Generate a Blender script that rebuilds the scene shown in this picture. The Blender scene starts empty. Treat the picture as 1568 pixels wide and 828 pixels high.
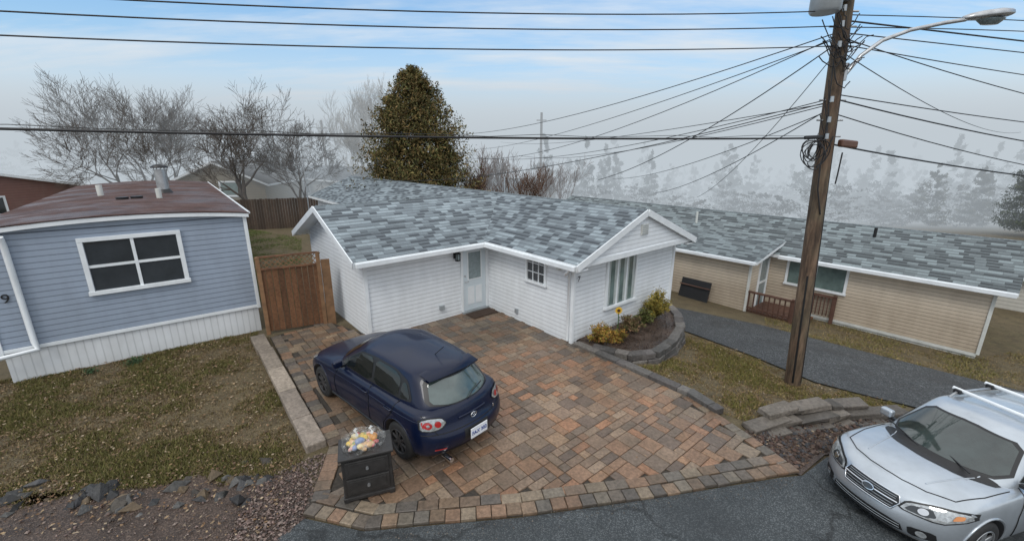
import bpy, bmesh, math, random
import numpy as np
from mathutils import Vector, Matrix
from mathutils import noise as mn
from mathutils.bvhtree import BVHTree
random.seed(7); rng=np.random.default_rng(7)
scn=bpy.context.scene
COL=scn.collection
# ---------------------------------------------------------------- nodes
class NT:
    def __init__(s,nt): s.nt=nt; s.n=nt.nodes; s.l=nt.links
    def link(s,a,b): s.l.new(a,b)
    def val(s,sock,v):
        if isinstance(v,bpy.types.NodeSocket): s.l.new(v,sock)
        else: sock.default_value=v
    def math(s,op,a,b=0.0,c=0.0):
        n=s.n.new('ShaderNodeMath'); n.operation=op
        s.val(n.inputs[0],a); s.val(n.inputs[1],b)
        return n.outputs[0]
    def mix(s,f,a,b,bt='MIX'):
        n=s.n.new('ShaderNodeMix'); n.data_type='RGBA'; n.blend_type=bt
        s.val(n.inputs[0],f); s.val(n.inputs[6],a); s.val(n.inputs[7],b)
        return n.outputs[2]
    def noise(s,scale,detail=4,rough=.55,vec=None):
        n=s.n.new('ShaderNodeTexNoise'); n.inputs['Scale'].default_value=scale
        n.inputs['Detail'].default_value=detail; n.inputs['Roughness'].default_value=rough
        if vec is not None: s.l.new(vec,n.inputs['Vector'])
        return n.outputs['Fac']
    def ramp(s,f,stops):
        n=s.n.new('ShaderNodeValToRGB'); s.l.new(f,n.inputs[0])
        e=n.color_ramp.elements
        while len(e)<len(stops): e.new(.5)
        for i,(p,c) in enumerate(stops):
            e[i].position=p; e[i].color=(c[0],c[1],c[2],1) if hasattr(c,'__len__') else (c,c,c,1)
        return n.outputs[0]
    def pos(s): return s.n.new('ShaderNodeNewGeometry').outputs['Position']
    def xyz(s,v):
        n=s.n.new('ShaderNodeSeparateXYZ'); s.l.new(v,n.inputs[0]); return n.outputs
    def comb(s,x,y,z):
        n=s.n.new('ShaderNodeCombineXYZ')
        for i,v in enumerate((x,y,z)): s.val(n.inputs[i],v)
        return n.outputs[0]
    def mapv(s,v,sc):
        n=s.n.new('ShaderNodeMapping'); s.l.new(v,n.inputs[0]); n.inputs['Scale'].default_value=sc; return n.outputs[0]
    def bump(s,h,dist=.01,strength=1.0):
        n=s.n.new('ShaderNodeBump'); s.l.new(h,n.inputs['Height']); n.inputs['Distance'].default_value=dist
        n.inputs['Strength'].default_value=strength; return n.outputs[0]
def c4(c): return (c[0],c[1],c[2],1)
def newmat(name):
    m=bpy.data.materials.new(name); m.use_nodes=True
    t=NT(m.node_tree); b=m.node_tree.nodes['Principled BSDF']
    return m,t,b
def simple(name,col,rough=.5,metal=0,var=.15,nscale=3,bump=0,bscale=40,coat=0,spec=None):
    m,t,b=newmat(name)
    p=t.pos()
    f=t.noise(nscale,5,.6,p)
    lo=tuple(max(0,x*(1-var)) for x in col); hi=tuple(x*(1+var) for x in col)
    c=t.ramp(f,[(.3,lo),(.7,hi)])
    t.link(c,b.inputs['Base Color']); b.inputs['Roughness'].default_value=rough; b.inputs['Metallic'].default_value=metal
    if coat: b.inputs['Coat Weight'].default_value=coat; b.inputs['Coat Roughness'].default_value=.03
    if spec is not None: b.inputs['Specular IOR Level'].default_value=spec
    if bump: t.link(t.bump(t.noise(bscale,4,.6,p),bump),b.inputs['Normal'])
    return m
def siding(name,col,pitch=.115,line=.62,dirt=(.3,.3,.26),dirtamt=.25,vert=False):
    m,t,b=newmat(name); p=t.pos(); x=t.xyz(p)
    co=x[2]
    if vert: co=t.math('ADD',x[0],t.math('MULTIPLY',x[1],.6))
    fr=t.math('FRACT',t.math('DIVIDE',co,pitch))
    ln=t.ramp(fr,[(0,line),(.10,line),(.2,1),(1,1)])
    n1=t.noise(.9,6,.65,t.mapv(p,(1,1,.35)))
    n2=t.noise(6,5,.6,t.mapv(p,(1,1,.3)))
    low=t.ramp(t.math('ADD',x[2],t.math('MULTIPLY',n1,.5)),[(.0,1),(.55,.0)])
    f=t.math('MULTIPLY',t.math('ADD',t.ramp(n1,[(.45,0),(.8,1)]),t.math('MULTIPLY',low,.9)),dirtamt)
    c=t.mix(f,c4(col),c4(dirt))
    c=t.mix(.22,c,t.mix(1,c,t.ramp(n2,[(.3,.65),(.7,1.1)]),'MULTIPLY'))
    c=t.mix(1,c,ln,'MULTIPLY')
    t.link(c,b.inputs['Base Color']); b.inputs['Roughness'].default_value=.45
    hh=t.math('SUBTRACT',1,fr)
    t.link(t.bump(hh,.012,.8),b.inputs['Normal'])
    return m
def shingles(name,ca,cm,cb,bw=.27,rh=.155):
    m,t,b=newmat(name)
    uv=t.n.new('ShaderNodeTexCoord').outputs['UV']
    x=t.xyz(uv)
    row=t.math('FLOOR',t.math('DIVIDE',x[1],rh))
    wn=t.n.new('ShaderNodeTexWhiteNoise'); wn.noise_dimensions='1D'; t.link(row,wn.inputs['W'])
    ux=t.math('ADD',x[0],t.math('MULTIPLY',wn.outputs['Value'],3.7))
    ux=t.math('ADD',ux,t.math('MULTIPLY',t.noise(1.7,2,.5,t.comb(ux,row,0)),.35))
    k=t.math('FLOOR',t.math('DIVIDE',ux,bw))
    fx=t.math('FRACT',t.math('DIVIDE',ux,bw)); fy=t.math('FRACT',t.math('DIVIDE',x[1],rh))
    w2=t.n.new('ShaderNodeTexWhiteNoise'); w2.noise_dimensions='3D'; t.link(t.comb(k,row,0),w2.inputs['Vector'])
    wv=w2.outputs['Value']
    base=t.ramp(wv,[(0,cb),(.30,cb),(.38,cm),(.62,cm),(.72,ca),(1,tuple(v*1.12 for v in ca))])
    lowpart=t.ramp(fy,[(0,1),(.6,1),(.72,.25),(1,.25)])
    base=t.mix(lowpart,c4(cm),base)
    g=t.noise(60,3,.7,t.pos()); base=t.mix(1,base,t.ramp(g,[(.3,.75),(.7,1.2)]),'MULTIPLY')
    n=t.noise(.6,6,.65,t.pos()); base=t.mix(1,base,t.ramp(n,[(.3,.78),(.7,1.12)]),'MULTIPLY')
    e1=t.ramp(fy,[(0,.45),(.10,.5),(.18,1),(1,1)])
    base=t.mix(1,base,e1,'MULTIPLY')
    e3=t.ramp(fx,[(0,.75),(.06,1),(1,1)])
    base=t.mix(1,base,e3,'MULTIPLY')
    t.link(base,b.inputs['Base Color']); b.inputs['Roughness'].default_value=.6; b.inputs['Specular IOR Level'].default_value=.3
    h=t.math('ADD',t.math('SUBTRACT',1,fy),t.math('MULTIPLY',wv,.5))
    t.link(t.bump(h,.010,.6),b.inputs['Normal'])
    return m
def colattr(name,rough=.7,var=.25,nscale=14,bump=.004,bs=60,spec=.4,stain=0):
    m,t,b=newmat(name)
    a=t.n.new('ShaderNodeVertexColor'); a.layer_name='Col'
    p=t.pos()
    c=t.mix(1,a.outputs[0],t.ramp(t.noise(nscale,4,.65,p),[(.3,1-var),(.7,1+var)]),'MULTIPLY')
    if stain:
        c=t.mix(1,c,t.ramp(t.noise(.8,6,.7,p),[(.3,1-stain),(.65,1.1)]),'MULTIPLY')
        c=t.mix(t.ramp(t.noise(2.4,6,.7,p),[(.52,0),(.75,.5)]),c,(.05,.045,.03,1))
    t.link(c,b.inputs['Base Color'])
    r=t.ramp(t.noise(1.3,4,.6,p),[(.35,max(.05,rough-.25)),(.65,rough)])
    t.link(r,b.inputs['Roughness']); b.inputs['Specular IOR Level'].default_value=spec
    if bump: t.link(t.bump(t.noise(bs,3,.6,p),bump),b.inputs['Normal'])
    return m
M={}
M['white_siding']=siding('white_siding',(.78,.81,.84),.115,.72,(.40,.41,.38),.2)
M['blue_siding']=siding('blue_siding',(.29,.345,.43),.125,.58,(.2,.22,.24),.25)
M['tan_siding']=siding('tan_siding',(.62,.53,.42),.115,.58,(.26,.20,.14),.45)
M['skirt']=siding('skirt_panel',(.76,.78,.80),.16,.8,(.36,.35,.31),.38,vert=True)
M['white']=simple('white_trim',(.75,.78,.80),.4,var=.09,nscale=2.5)
M['offwhite']=simple('offwhite',(.58,.59,.56),.5,var=.15)
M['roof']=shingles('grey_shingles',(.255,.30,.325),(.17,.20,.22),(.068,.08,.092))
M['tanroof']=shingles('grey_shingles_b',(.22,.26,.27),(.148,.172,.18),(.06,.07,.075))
M['glass']=simple('window_glass',(.03,.035,.04),.05,var=.3,nscale=1.5,spec=.8)
M['glass_lt']=simple('window_glass_curtain',(.13,.18,.17),.06,var=.4,nscale=2,spec=.8)
M['curtain']=simple('curtain',(.42,.46,.45),.25,var=.15,nscale=9)
M['wood_fence']=simple('fence_wood',(.15,.07,.035),.6,var=.45,nscale=4,bump=.004,bscale=30)
M['wood_dark']=simple('deck_wood',(.10,.05,.035),.6,var=.3)
M['black']=simple('black_plastic',(.012,.012,.013),.45,var=.1)
M['rubber']=simple('tyre_rubber',(.018,.018,.018),.7,var=.2,nscale=20)
M['metal']=simple('galv_metal',(.45,.46,.47),.35,metal=.8,var=.2,nscale=8)
M['greymetal']=simple('grey_metal',(.35,.38,.40),.4,metal=.3,var=.15)
M['wire']=simple('cable_black',(.012,.012,.014),.5,var=.1)
# ---------------------------------------------------------------- mesh helpers
def link(ob,parent=None):
    COL.objects.link(ob)
    if parent is not None: ob.parent=parent
    return ob
def empty(name,loc=(0,0,0),rz=0,parent=None,rot=None):
    e=bpy.data.objects.new(name,None); e.empty_display_size=.2
    e.location=loc; e.rotation_euler=rot if rot else (0,0,rz); return link(e,parent)
def mesh(name,V,F,mat,parent=None,smooth=False,cols=None,uvs=None,midx=None):
    me=bpy.data.meshes.new(name); me.from_pydata([tuple(v) for v in V],[],[tuple(f) for f in F])
    mats=mat if isinstance(mat,(list,tuple)) else [mat]
    for m in mats: me.materials.append(m)
    if midx is not None: me.polygons.foreach_set('material_index',midx)
    if smooth: me.polygons.foreach_set('use_smooth',[True]*len(me.polygons))
    if cols is not None:
        ca=me.color_attributes.new('Col','FLOAT_COLOR','CORNER')
        lt=np.empty(len(me.polygons),dtype=np.int32); me.polygons.foreach_get('loop_total',lt)
        c=np.ones((len(cols),4),dtype=np.float32); c[:,:3]=np.asarray(cols)[:,:3]
        ca.data.foreach_set('color',np.repeat(c,lt,axis=0).ravel())
    if uvs is not None:
        ul=me.uv_layers.new(name='UVMap')
        ul.data.foreach_set('uv',[x for uv in uvs for x in uv])
    me.update()
    return link(bpy.data.objects.new(name,me),parent)
BOXF=[(0,1,3,2),(4,6,7,5),(0,4,5,1),(2,3,7,6),(0,2,6,4),(1,5,7,3)]
def bevel(ob,w,seg=2):
    if w>0:
        md=ob.modifiers.new('b','BEVEL'); md.width=w; md.segments=seg; md.limit_method='ANGLE'
def fixn(o):
    bm=bmesh.new(); bm.from_mesh(o.data); bmesh.ops.recalc_face_normals(bm,faces=bm.faces); bm.to_mesh(o.data); bm.free()
def obox(name,c,ax,sz,mat,parent=None,bev=0):
    u,v,w=[Vector(a).normalized() for a in ax]; c=Vector(c); V=[]
    for i in(-.5,.5):
        for j in(-.5,.5):
            for k in(-.5,.5): V.append(c+u*sz[0]*i+v*sz[1]*j+w*sz[2]*k)
    o=mesh(name,V,BOXF,mat,parent); fixn(o); bevel(o,bev); return o
def box(name,lo,hi,mat,parent=None,bev=0):
    c=[(a+b)/2 for a,b in zip(lo,hi)]; s=[abs(b-a) for a,b in zip(lo,hi)]
    return obox(name,c,((1,0,0),(0,1,0),(0,0,1)),s,mat,parent,bev)
def tube(name,pts,rad,mat,parent=None,res=2,cyc=False):
    cu=bpy.data.curves.new(name,'CURVE'); cu.dimensions='3D'; cu.bevel_depth=1.0; cu.bevel_resolution=res; cu.use_fill_caps=True
    lst=pts if isinstance(pts[0][0],(list,tuple,Vector,np.ndarray)) else [pts]
    rl=rad if isinstance(rad,(list,tuple)) and len(rad)==len(lst) and len(lst)>1 else [rad]*len(lst)
    for P,r in zip(lst,rl):
        s=cu.splines.new('POLY'); s.points.add(len(P)-1)
        for i,p in enumerate(P):
            s.points[i].co=(p[0],p[1],p[2],1)
            s.points[i].radius=r[i] if isinstance(r,(list,tuple)) else r
        s.use_cyclic_u=cyc
    cu.materials.append(mat)
    return link(bpy.data.objects.new(name,cu),parent)
def slab(name,q,th,mat,edge,parent=None):
    q=[Vector(p) for p in q]; dn=Vector((0,0,-th)); V=q+[p+dn for p in q]
    F=[(0,1,2,3),(7,6,5,4),(0,4,5,1),(1,5,6,2),(2,6,7,3),(3,7,4,0)]
    u=(q[1]-q[0]).normalized(); nn=(q[1]-q[0]).cross(q[3]-q[0]).normalized(); v=nn.cross(u)
    uv=[]
    for f in F:
        for i in f: d=V[i]-q[0]; uv.append((d.dot(u),d.dot(v)))
    return mesh(name,V,F,[mat,edge],parent,uvs=uv,midx=[0,1,1,1,1,1])
def text(name,s,size,M4,mat,parent=None):
    cu=bpy.data.curves.new(name,'FONT'); cu.body=s; cu.size=size; cu.extrude=.004; cu.align_x='CENTER'; cu.align_y='CENTER'
    cu.materials.append(mat); o=bpy.data.objects.new(name,cu); o.matrix_local=M4; return link(o,parent)
def frame(o,u,v,n):
    m=Matrix.Identity(4)
    for i in range(3): m[i][0]=u[i]; m[i][1]=v[i]; m[i][2]=n[i]; m[i][3]=o[i]
    return m
def sstep(x,a,b):
    t=np.clip((x-a)/(b-a),0,1); return t*t*(3-2*t)
def H(x,y):
    u=(x-4.36)*.854+(y-5.43)*.52
    r=-.115*np.clip(u,0,10.5)*(.3+.7*sstep(y,5.6,8.5))
    r=r-np.clip((y-32)*.12,0,7)*sstep(x,-15,5)
    r=r-.24*sstep(x,3.9,6.2)*(1-sstep(y,5.8,7.5))
    return r
def inpoly(x,y,P):
    r=False; n=len(P)
    for i in range(n):
        x1,y1=P[i]; x2,y2=P[(i+1)%n]
        if (y1>y)!=(y2>y) and x<(x2-x1)*(y-y1)/(y2-y1)+x1: r=not r
    return r
def polygrid(P,step):
    bm=bmesh.new(); bm.faces.new([bm.verts.new((x,y,0)) for x,y in P])
    bmesh.ops.triangulate(bm,faces=bm.faces[:])
    xs=[p[0] for p in P]; ys=[p[1] for p in P]
    for ax,lo,hi in((0,min(xs),max(xs)),(1,min(ys),max(ys))):
        k=math.ceil(lo/step)*step
        while k<hi:
            co=[0,0,0]; co[ax]=k; no=[0,0,0]; no[ax]=1
            bmesh.ops.bisect_plane(bm,geom=bm.verts[:]+bm.edges[:]+bm.faces[:],plane_co=co,plane_no=no)
            k+=step
    bmesh.ops.recalc_face_normals(bm,faces=bm.faces[:])
    return bm
def drape(name,P,off,mat,step=.7,parent=None):
    bm=polygrid(P,step)
    for v in bm.verts: v.co.z=float(H(v.co.x,v.co.y))+off
    for f in bm.faces:
        if f.normal.z<0: f.normal_flip()
    me=bpy.data.meshes.new(name); bm.to_mesh(me); bm.free(); me.materials.append(mat)
    me.polygons.foreach_set('use_smooth',[True]*len(me.polygons))
    return link(bpy.data.objects.new(name,me),parent)
def scatter(P,n):
    xs=[p[0] for p in P]; ys=[p[1] for p in P]; out=[]
    while len(out)<n:
        x=random.uniform(min(xs),max(xs)); y=random.uniform(min(ys),max(ys))
        if inpoly(x,y,P): out.append((x,y))
    return out
# ---------------------------------------------------------------- ground
def ground_mat():
    m,t,b=newmat('ground'); p=t.pos()
    f=t.noise(.45,6,.65,p); g=t.noise(3,6,.7,p); hgt=t.noise(30,4,.7,p)
    c=t.ramp(f,[(.3,(.11,.078,.042)),(.5,(.12,.095,.05)),(.7,(.085,.082,.032))])
    c2=t.ramp(g,[(.3,(.055,.043,.026)),(.5,(.12,.09,.048)),(.72,(.18,.14,.078))])
    c=t.mix(.6,c,c2); c=t.mix(1,c,t.ramp(hgt,[(.3,.6),(.7,1.3)]),'MULTIPLY')
    t.link(c,b.inputs['Base Color']); b.inputs['Roughness'].default_value=.85
    t.link(t.bump(t.math('ADD',hgt,g),.03),b.inputs['Normal']); return m
M['ground']=ground_mat()
def asphalt(name,base,spk,wet=.35,vs=90,bd=.006,crack=False):
    m,t,b=newmat(name); p=t.pos()
    v=t.n.new('ShaderNodeTexVoronoi'); v.inputs['Scale'].default_value=vs; t.link(p,v.inputs['Vector'])
    s=t.xyz(v.outputs['Color'])[0]
    n=t.noise(1.2,6,.65,p); n2=t.noise(160,2,.5,p)
    c=t.ramp(s,[(0,tuple(x*.6 for x in base)),(.6,base),(1,spk)])
    c=t.mix(1,c,t.ramp(n,[(.3,.6),(.7,1.35)]),'MULTIPLY')
    if crack:
        w=t.n.new('ShaderNodeTexVoronoi'); w.feature='DISTANCE_TO_EDGE'; w.inputs['Scale'].default_value=.55
        nz=t.n.new('ShaderNodeTexNoise'); nz.inputs['Scale'].default_value=2.5; nz.inputs['Detail'].default_value=5; t.link(p,nz.inputs['Vector'])
        t.link(t.mix(.35,p,nz.outputs['Color']),w.inputs['Vector'])
        c=t.mix(1,c,t.ramp(w.outputs['Distance'],[(0,.45),(.006,.6),(.012,1),(1,1)]),'MULTIPLY')
        c=t.mix(t.ramp(t.noise(.5,5,.6,p),[(.5,0),(.62,.45)]),c,(.03,.034,.036,1))
    t.link(c,b.inputs['Base Color'])
    t.link(t.ramp(n,[(.35,wet),(.65,wet+.35)]),b.inputs['Roughness'])
    t.link(t.bump(t.math('ADD',n2,s),bd),b.inputs['Normal']); return m
M['asphalt']=asphalt('asphalt',(.045,.053,.057),(.13,.14,.145),.36,crack=True)
M['gravel']=asphalt('gravel_drive',(.045,.05,.053),(.15,.155,.16),.5,50,.012)
M['dirt']=asphalt('dirt',(.06,.038,.027),(.17,.12,.09),.18)
M['sand']=simple('joint_sand',(.04,.033,.026),.9,var=.4,nscale=20)
xs=np.concatenate([np.linspace(-600,-40,15),np.linspace(-36,-16,11),np.linspace(-15,22,75),np.linspace(24,50,14),np.linspace(60,600,15)])
ys=np.concatenate([np.linspace(-100,-4,7),np.linspace(-3,20,47),np.linspace(21,60,27),np.linspace(65,120,12),np.linspace(150,700,12)])
XX,YY=np.meshgrid(xs,ys,indexing='ij'); ZZ=H(XX,YY)
V=np.stack([XX,YY,ZZ],-1).reshape(-1,3); ny=len(ys)
F=[(i*ny+j,(i+1)*ny+j,(i+1)*ny+j+1,i*ny+j+1) for i in range(len(xs)-1) for j in range(ny-1)]
mesh('ground',V,F,M['ground'],smooth=True)
road=[(-60,-9),(-3.2,3.9),(-2.75,4.6),(-1.9,4.4),(.14,4.62),(2,4.94),(4.4,5.42),(5.2,6.0),(7.9,7.0),(9.5,7.6),(30,4),(30,-6)]
drape('road',road,.025,M['asphalt'],.5)
drape('gravel_driveway',[(5.05,12),(5.6,14.6),(8.3,13.2),(11.9,10.1),(14.5,8.2),(30,3),(30,-1),(9.2,7.4),(8.4,8.1),(7.05,8.9),(6.3,10.3)],.035,M['gravel'],.5)
drape('dirt_verge',[(-3.25,5.5),(-4.2,5.2),(-4.7,5.45),(-5.2,5.2),(-6.2,5.1),(-6.7,4.8),(-7.3,5.0),(-9,4.4),(-20,3.0),(-20,.2),(-3.15,3.92),(-2.7,4.7),(-3.0,5.3)],.012,M['dirt'])
drape('mulch_verge',[(4.35,5.4),(5.2,6.05),(7.9,7.05),(7.8,7.35),(6.3,7.2),(4.1,6.5),(3.9,6.3)],.035,M['dirt'],.3)
# ---------------------------------------------------------------- paver driveway
A=Vector((.769,.639,0)); B=Vector((-.639,.769,0))
drv=[(-6.35,10.35),(-5.3,11.45),(-3.76,10.47),(-3.7,10.3),(-.74,12.7),(1.55,10.0),(3.49,7.75),(3.78,7.05),(4.38,5.45),(2,4.95),(.14,4.64),(-1.9,4.42),(-2.8,4.65),(-3.0,6.0)]
drape('driveway_base',drv,.03,M['sand'])
M['paver']=colattr('paver',.58,.35,22,.004,70,stain=.34)
pal=[(.19,.128,.086),(.225,.148,.094),(.24,.178,.12),(.165,.128,.097),(.145,.12,.095),(.20,.16,.118),(.245,.146,.09),(.12,.098,.08),(.205,.14,.094),(.185,.143,.105)]
def paver_add(V,F,C,c,u,v,w,h,z,col):
    hw,hh=w/2-.005,h/2-.005; n=len(V); bv=.007; tz=random.gauss(0,.0015)
    for (a,b) in((-hw,-hh),(hw,-hh),(hw,hh),(-hw,hh)): V.append((c[0]+u[0]*a+v[0]*b,c[1]+u[1]*a+v[1]*b,z-.05))
    for (a,b) in((-hw,-hh),(hw,-hh),(hw,hh),(-hw,hh)):
        V.append((c[0]+u[0]*a+v[0]*b,c[1]+u[1]*a+v[1]*b,z-bv+tz))
    for (a,b) in((-hw+bv,-hh+bv),(hw-bv,-hh+bv),(hw-bv,hh-bv),(-hw+bv,hh-bv)):
        V.append((c[0]+u[0]*a+v[0]*b,c[1]+u[1]*a+v[1]*b,z+tz+random.uniform(-.0015,.0015)))
    for s in(0,4):
        for i in range(4): F.append((n+s+i,n+s+(i+1)%4,n+s+4+(i+1)%4,n+s+4+i)); C.append(col)
    F.append((n+8,n+9,n+10,n+11)); C.append(col)
V=[];F=[];C=[]
U=.155; occ=set(); GO=Vector((-.74,12.6,0))
inner=[(-6.1,10.4),(-5.3,11.4),(-3.76,10.47),(-3.7,10.3),(-.74,12.7),(1.55,10.0),(3.35,7.7),(3.6,7.0),(4.0,5.75),(2,5.33),(.14,5.0),(-1.9,4.8),(-2.5,5.0),(-2.75,6.1)]
for gi in range(-45,55):
    for gj in range(-75,20):
        if (gi,gj) in occ: continue
        opts=[(2,1),(1,2),(2,2),(2,1),(1,1),(2,2),(1,2)]; random.shuffle(opts)
        for (w,h) in opts+[(1,1)]:
            cells=[(gi+a,gj+b) for a in range(w) for b in range(h)]
            if all(c not in occ for c in cells): break
        occ.update(cells)
        c=GO+A*((gi+w/2)*U)+B*((gj+h/2)*U)
        if not inpoly(c.x,c.y,inner): continue
        g=math.sin(c.x*1.3+c.y*.7)+math.sin(c.y*2.1-c.x*.9)
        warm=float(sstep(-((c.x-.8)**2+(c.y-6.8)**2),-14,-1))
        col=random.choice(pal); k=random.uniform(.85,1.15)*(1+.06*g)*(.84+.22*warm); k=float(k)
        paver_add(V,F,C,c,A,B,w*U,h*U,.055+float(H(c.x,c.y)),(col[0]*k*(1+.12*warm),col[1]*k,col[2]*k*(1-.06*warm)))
def course(path,width,length,side):
    for (p,q) in zip(path[:-1],path[1:]):
        p=Vector((*p,0)); q=Vector((*q,0)); d=(q-p); L=d.length; d.normalize(); nrm=Vector((-d.y,d.x,0))*side
        n=max(1,round(L/width)); w=L/n
        for i in range(n):
            c=p+d*(w*(i+.5))+nrm*(length/2+random.gauss(0,.006)); col=random.choice(pal[:8]); k=random.uniform(.7,1.0)
            paver_add(V,F,C,c,d,nrm*side,w,length,.061+float(H(c.x,c.y)),(col[0]*k*.95,col[1]*k,col[2]*k*1.05))
course([(-2.8,4.65),(-1.9,4.42),(.14,4.64),(2,4.95),(4.38,5.45)],.2,.2,1)
course([(-2.72,4.86),(-1.85,4.63),(.14,4.85),(2,5.16),(4.28,5.66)],.3,.18,1)
course([(-6.3,10.3),(-3.0,6.0),(-2.8,4.85)],.2,.24,1)
course([(1.6,9.95),(3.49,7.75),(3.78,7.05),(4.32,5.66)],.2,.2,-1)
mesh('paver_driveway',V,F,M['paver'],cols=C)
# ---------------------------------------------------------------- curb & stone work
M['stone']=colattr('stone_block',.8,.35,18,.012,30,stain=.3)
def jbox(V,F,C,c,u,v,sx,sy,sz,col,j=.02):
    n=len(V); w=Vector((0,0,1)); q=[]
    for i in(-.5,.5):
        for jj in(-.5,.5):
            for k in(-.5,.5):
                q.append(Vector(c)+Vector(u)*sx*i+Vector(v)*sy*jj+w*sz*k+Vector((random.uniform(-j,j),random.uniform(-j,j),random.uniform(-j,j)*.6)))
    V+= [tuple(p) for p in q]; F+=[tuple(n+i for i in f) for f in BOXF]; C+=[col]*6
def stonewall(name,paths,z0f,bh,bl,bd,pal2,j=.015,bev=.015):
    V=[];F=[];C=[]
    for r,path in enumerate(paths):
      for (p,q) in zip(path[:-1],path[1:]):
        p=Vector((*p,0)); q=Vector((*q,0)); d=q-p; L=d.length; d.normalize(); nr=Vector((-d.y,d.x,0))
        s=-(r%2)*bl*.3
        while s<L:
            l=min(bl*random.uniform(.85,1.15),L-s+.03)
            if l<.08: break
            c=p+d*(max(0,s)+l/2)+nr*(random.uniform(-.012,.012)+r*.02); zz=z0f(c.x,c.y)+(r+.5)*bh
            col=random.choice(pal2); k=random.uniform(.8,1.2)
            jbox(V,F,C,(c.x,c.y,zz),d,nr,l-.008,bd,bh-.006,tuple(x*k for x in col),j); s+=l
    o=mesh(name,V,F,M['stone'],cols=C); fixn(o)
    bevel(o,bev,2); return o
gp=[(.14,.13,.12),(.11,.10,.095),(.165,.15,.135),(.095,.09,.085)]
stonewall('concrete_curb',[[(-6.62,10.28),(-3.22,6.0)]],lambda x,y:-.03,.17,1.1,.32,[(.27,.225,.18),(.24,.20,.165)],.004,.02)
pw=[(1.95,9.6),(2.8,9.15),(3.45,9.3),(4.1,9.95),(4.65,10.85),(4.95,11.8),(4.95,12.9)]
stonewall('planter_wall',[pw]*4,lambda x,y:-.5,.16,.36,.24,gp)
stonewall('garden_edging',[[(1.62,9.9),(2.6,8.75),(3.55,7.65),(3.85,7.0)]],lambda x,y:-.02,.14,.6,.22,gp,.008)
stonewall('retaining_wall',[[(4.05,6.35),(5.2,6.74),(6.35,7.06),(7.85,7.28)],[(4.15,6.50),(5.2,6.89),(6.35,7.18),(7.75,7.36)],[(4.6,6.82),(5.4,7.08),(6.3,7.32),(6.9,7.38)]],lambda x,y:float(H(x,y))-.05,.105,.8,.3,[(.12,.105,.09),(.09,.08,.07),(.15,.13,.11)],.03,.02)
drape('planter_soil',[(1.6,10.1),(2.0,9.6),(2.8,9.2),(3.45,9.35),(4.1,10.0),(4.65,10.9),(4.9,11.8),(4.85,12.9),(4.8,13.0)],.0,M['dirt'],.4)
for v in bpy.data.objects['planter_soil'].data.vertices: v.co.z=.07+random.uniform(-.015,.03)
# ---------------------------------------------------------------- scatter
def rocks(name,pts,smin,smax,pal2,parent=None,zoff=0):
    base=[(1,0,0),(-1,0,0),(0,1,0),(0,-1,0),(0,0,1),(0,0,-1)]
    bf=[(0,2,4),(2,1,4),(1,3,4),(3,0,4),(2,0,5),(1,2,5),(3,1,5),(0,3,5)]
    V=[];F=[];C=[]
    for (x,y) in pts:
        s=random.uniform(smin,smax)*random.uniform(.5,1); a=random.uniform(0,6.3); n=len(V)
        ca,sa=math.cos(a),math.sin(a); z=float(H(x,y))+.02+s*.3+zoff
        kx,ky,kz=random.uniform(.7,1.4),random.uniform(.6,1.1),random.uniform(.5,.9)
        for b in base:
            bx=b[0]*s*kx+random.uniform(-.35,.35)*s; by=b[1]*s*ky+random.uniform(-.35,.35)*s; bz=b[2]*s*kz+random.uniform(-.25,.25)*s
            V.append((x+bx*ca-by*sa,y+bx*sa+by*ca,z+bz))
        col=random.choice(pal2); k=random.uniform(.7,1.3)
        for f in bf: F.append(tuple(n+i for i in f)); C.append(tuple(v*k for v in col))
    return mesh(name,V,F,M['stone'],cols=C,parent=parent)
edge=[]
for i in range(190):
    x=-3.4-random.random()**1.2*5.6; y=5.2+(x+3.3)*.09+.12*math.sin(x*2.7)+random.gauss(0,.19)
    if random.random()<.3+.7*(math.sin(x*4.3+1)>-.3): edge.append((x,y))
r=rocks('rocks',edge,.05,.17,[(.035,.036,.038),(.06,.06,.062),(.03,.03,.033),(.13,.095,.06),(.075,.065,.055),(.10,.098,.095)],zoff=-.035); bevel(r,.028,2)
rocks('gravel',scatter([(-3.2,5.8),(-3.7,5.3),(-3.6,4.2),(-3.1,3.9),(-2.75,4.6),(-3.0,5.9)],2200)+scatter([(-20,3.0),(-7,4.9),(-3.3,5.4),(-3.0,4.0),(-9,2.6)],2200),.008,.03,[(.2,.14,.12),(.12,.08,.07),(.26,.2,.17),(.07,.055,.05)])
rocks('road_grit',[(x,4.62+(x-.14)*.165+(.04 if x>0 else 0)+abs(random.gauss(0,.13))*-1) for x in [random.uniform(-2.4,4.2) for _ in range(600)]],.004,.012,[(.12,.10,.08),(.06,.05,.045),(.2,.17,.14)],zoff=.008)
rocks('mulch_chips',scatter([(4.35,5.5),(5.2,6.1),(7.9,7.1),(7.8,7.35),(6.3,7.15),(4.1,6.5)],1100),.015,.05,[(.07,.04,.03),(.05,.035,.03),(.13,.09,.07),(.05,.05,.055)],zoff=.02)
rocks('soil_clods',scatter([(1.7,10.1),(2.0,9.7),(2.8,9.3),(3.45,9.5),(4.1,10.15),(4.6,11),(4.7,12.7)],500),.01,.035,[(.05,.03,.022),(.08,.05,.035)])
for v in bpy.data.objects['soil_clods'].data.vertices: v.co.z=.09+random.uniform(-.01,.03)
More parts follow.
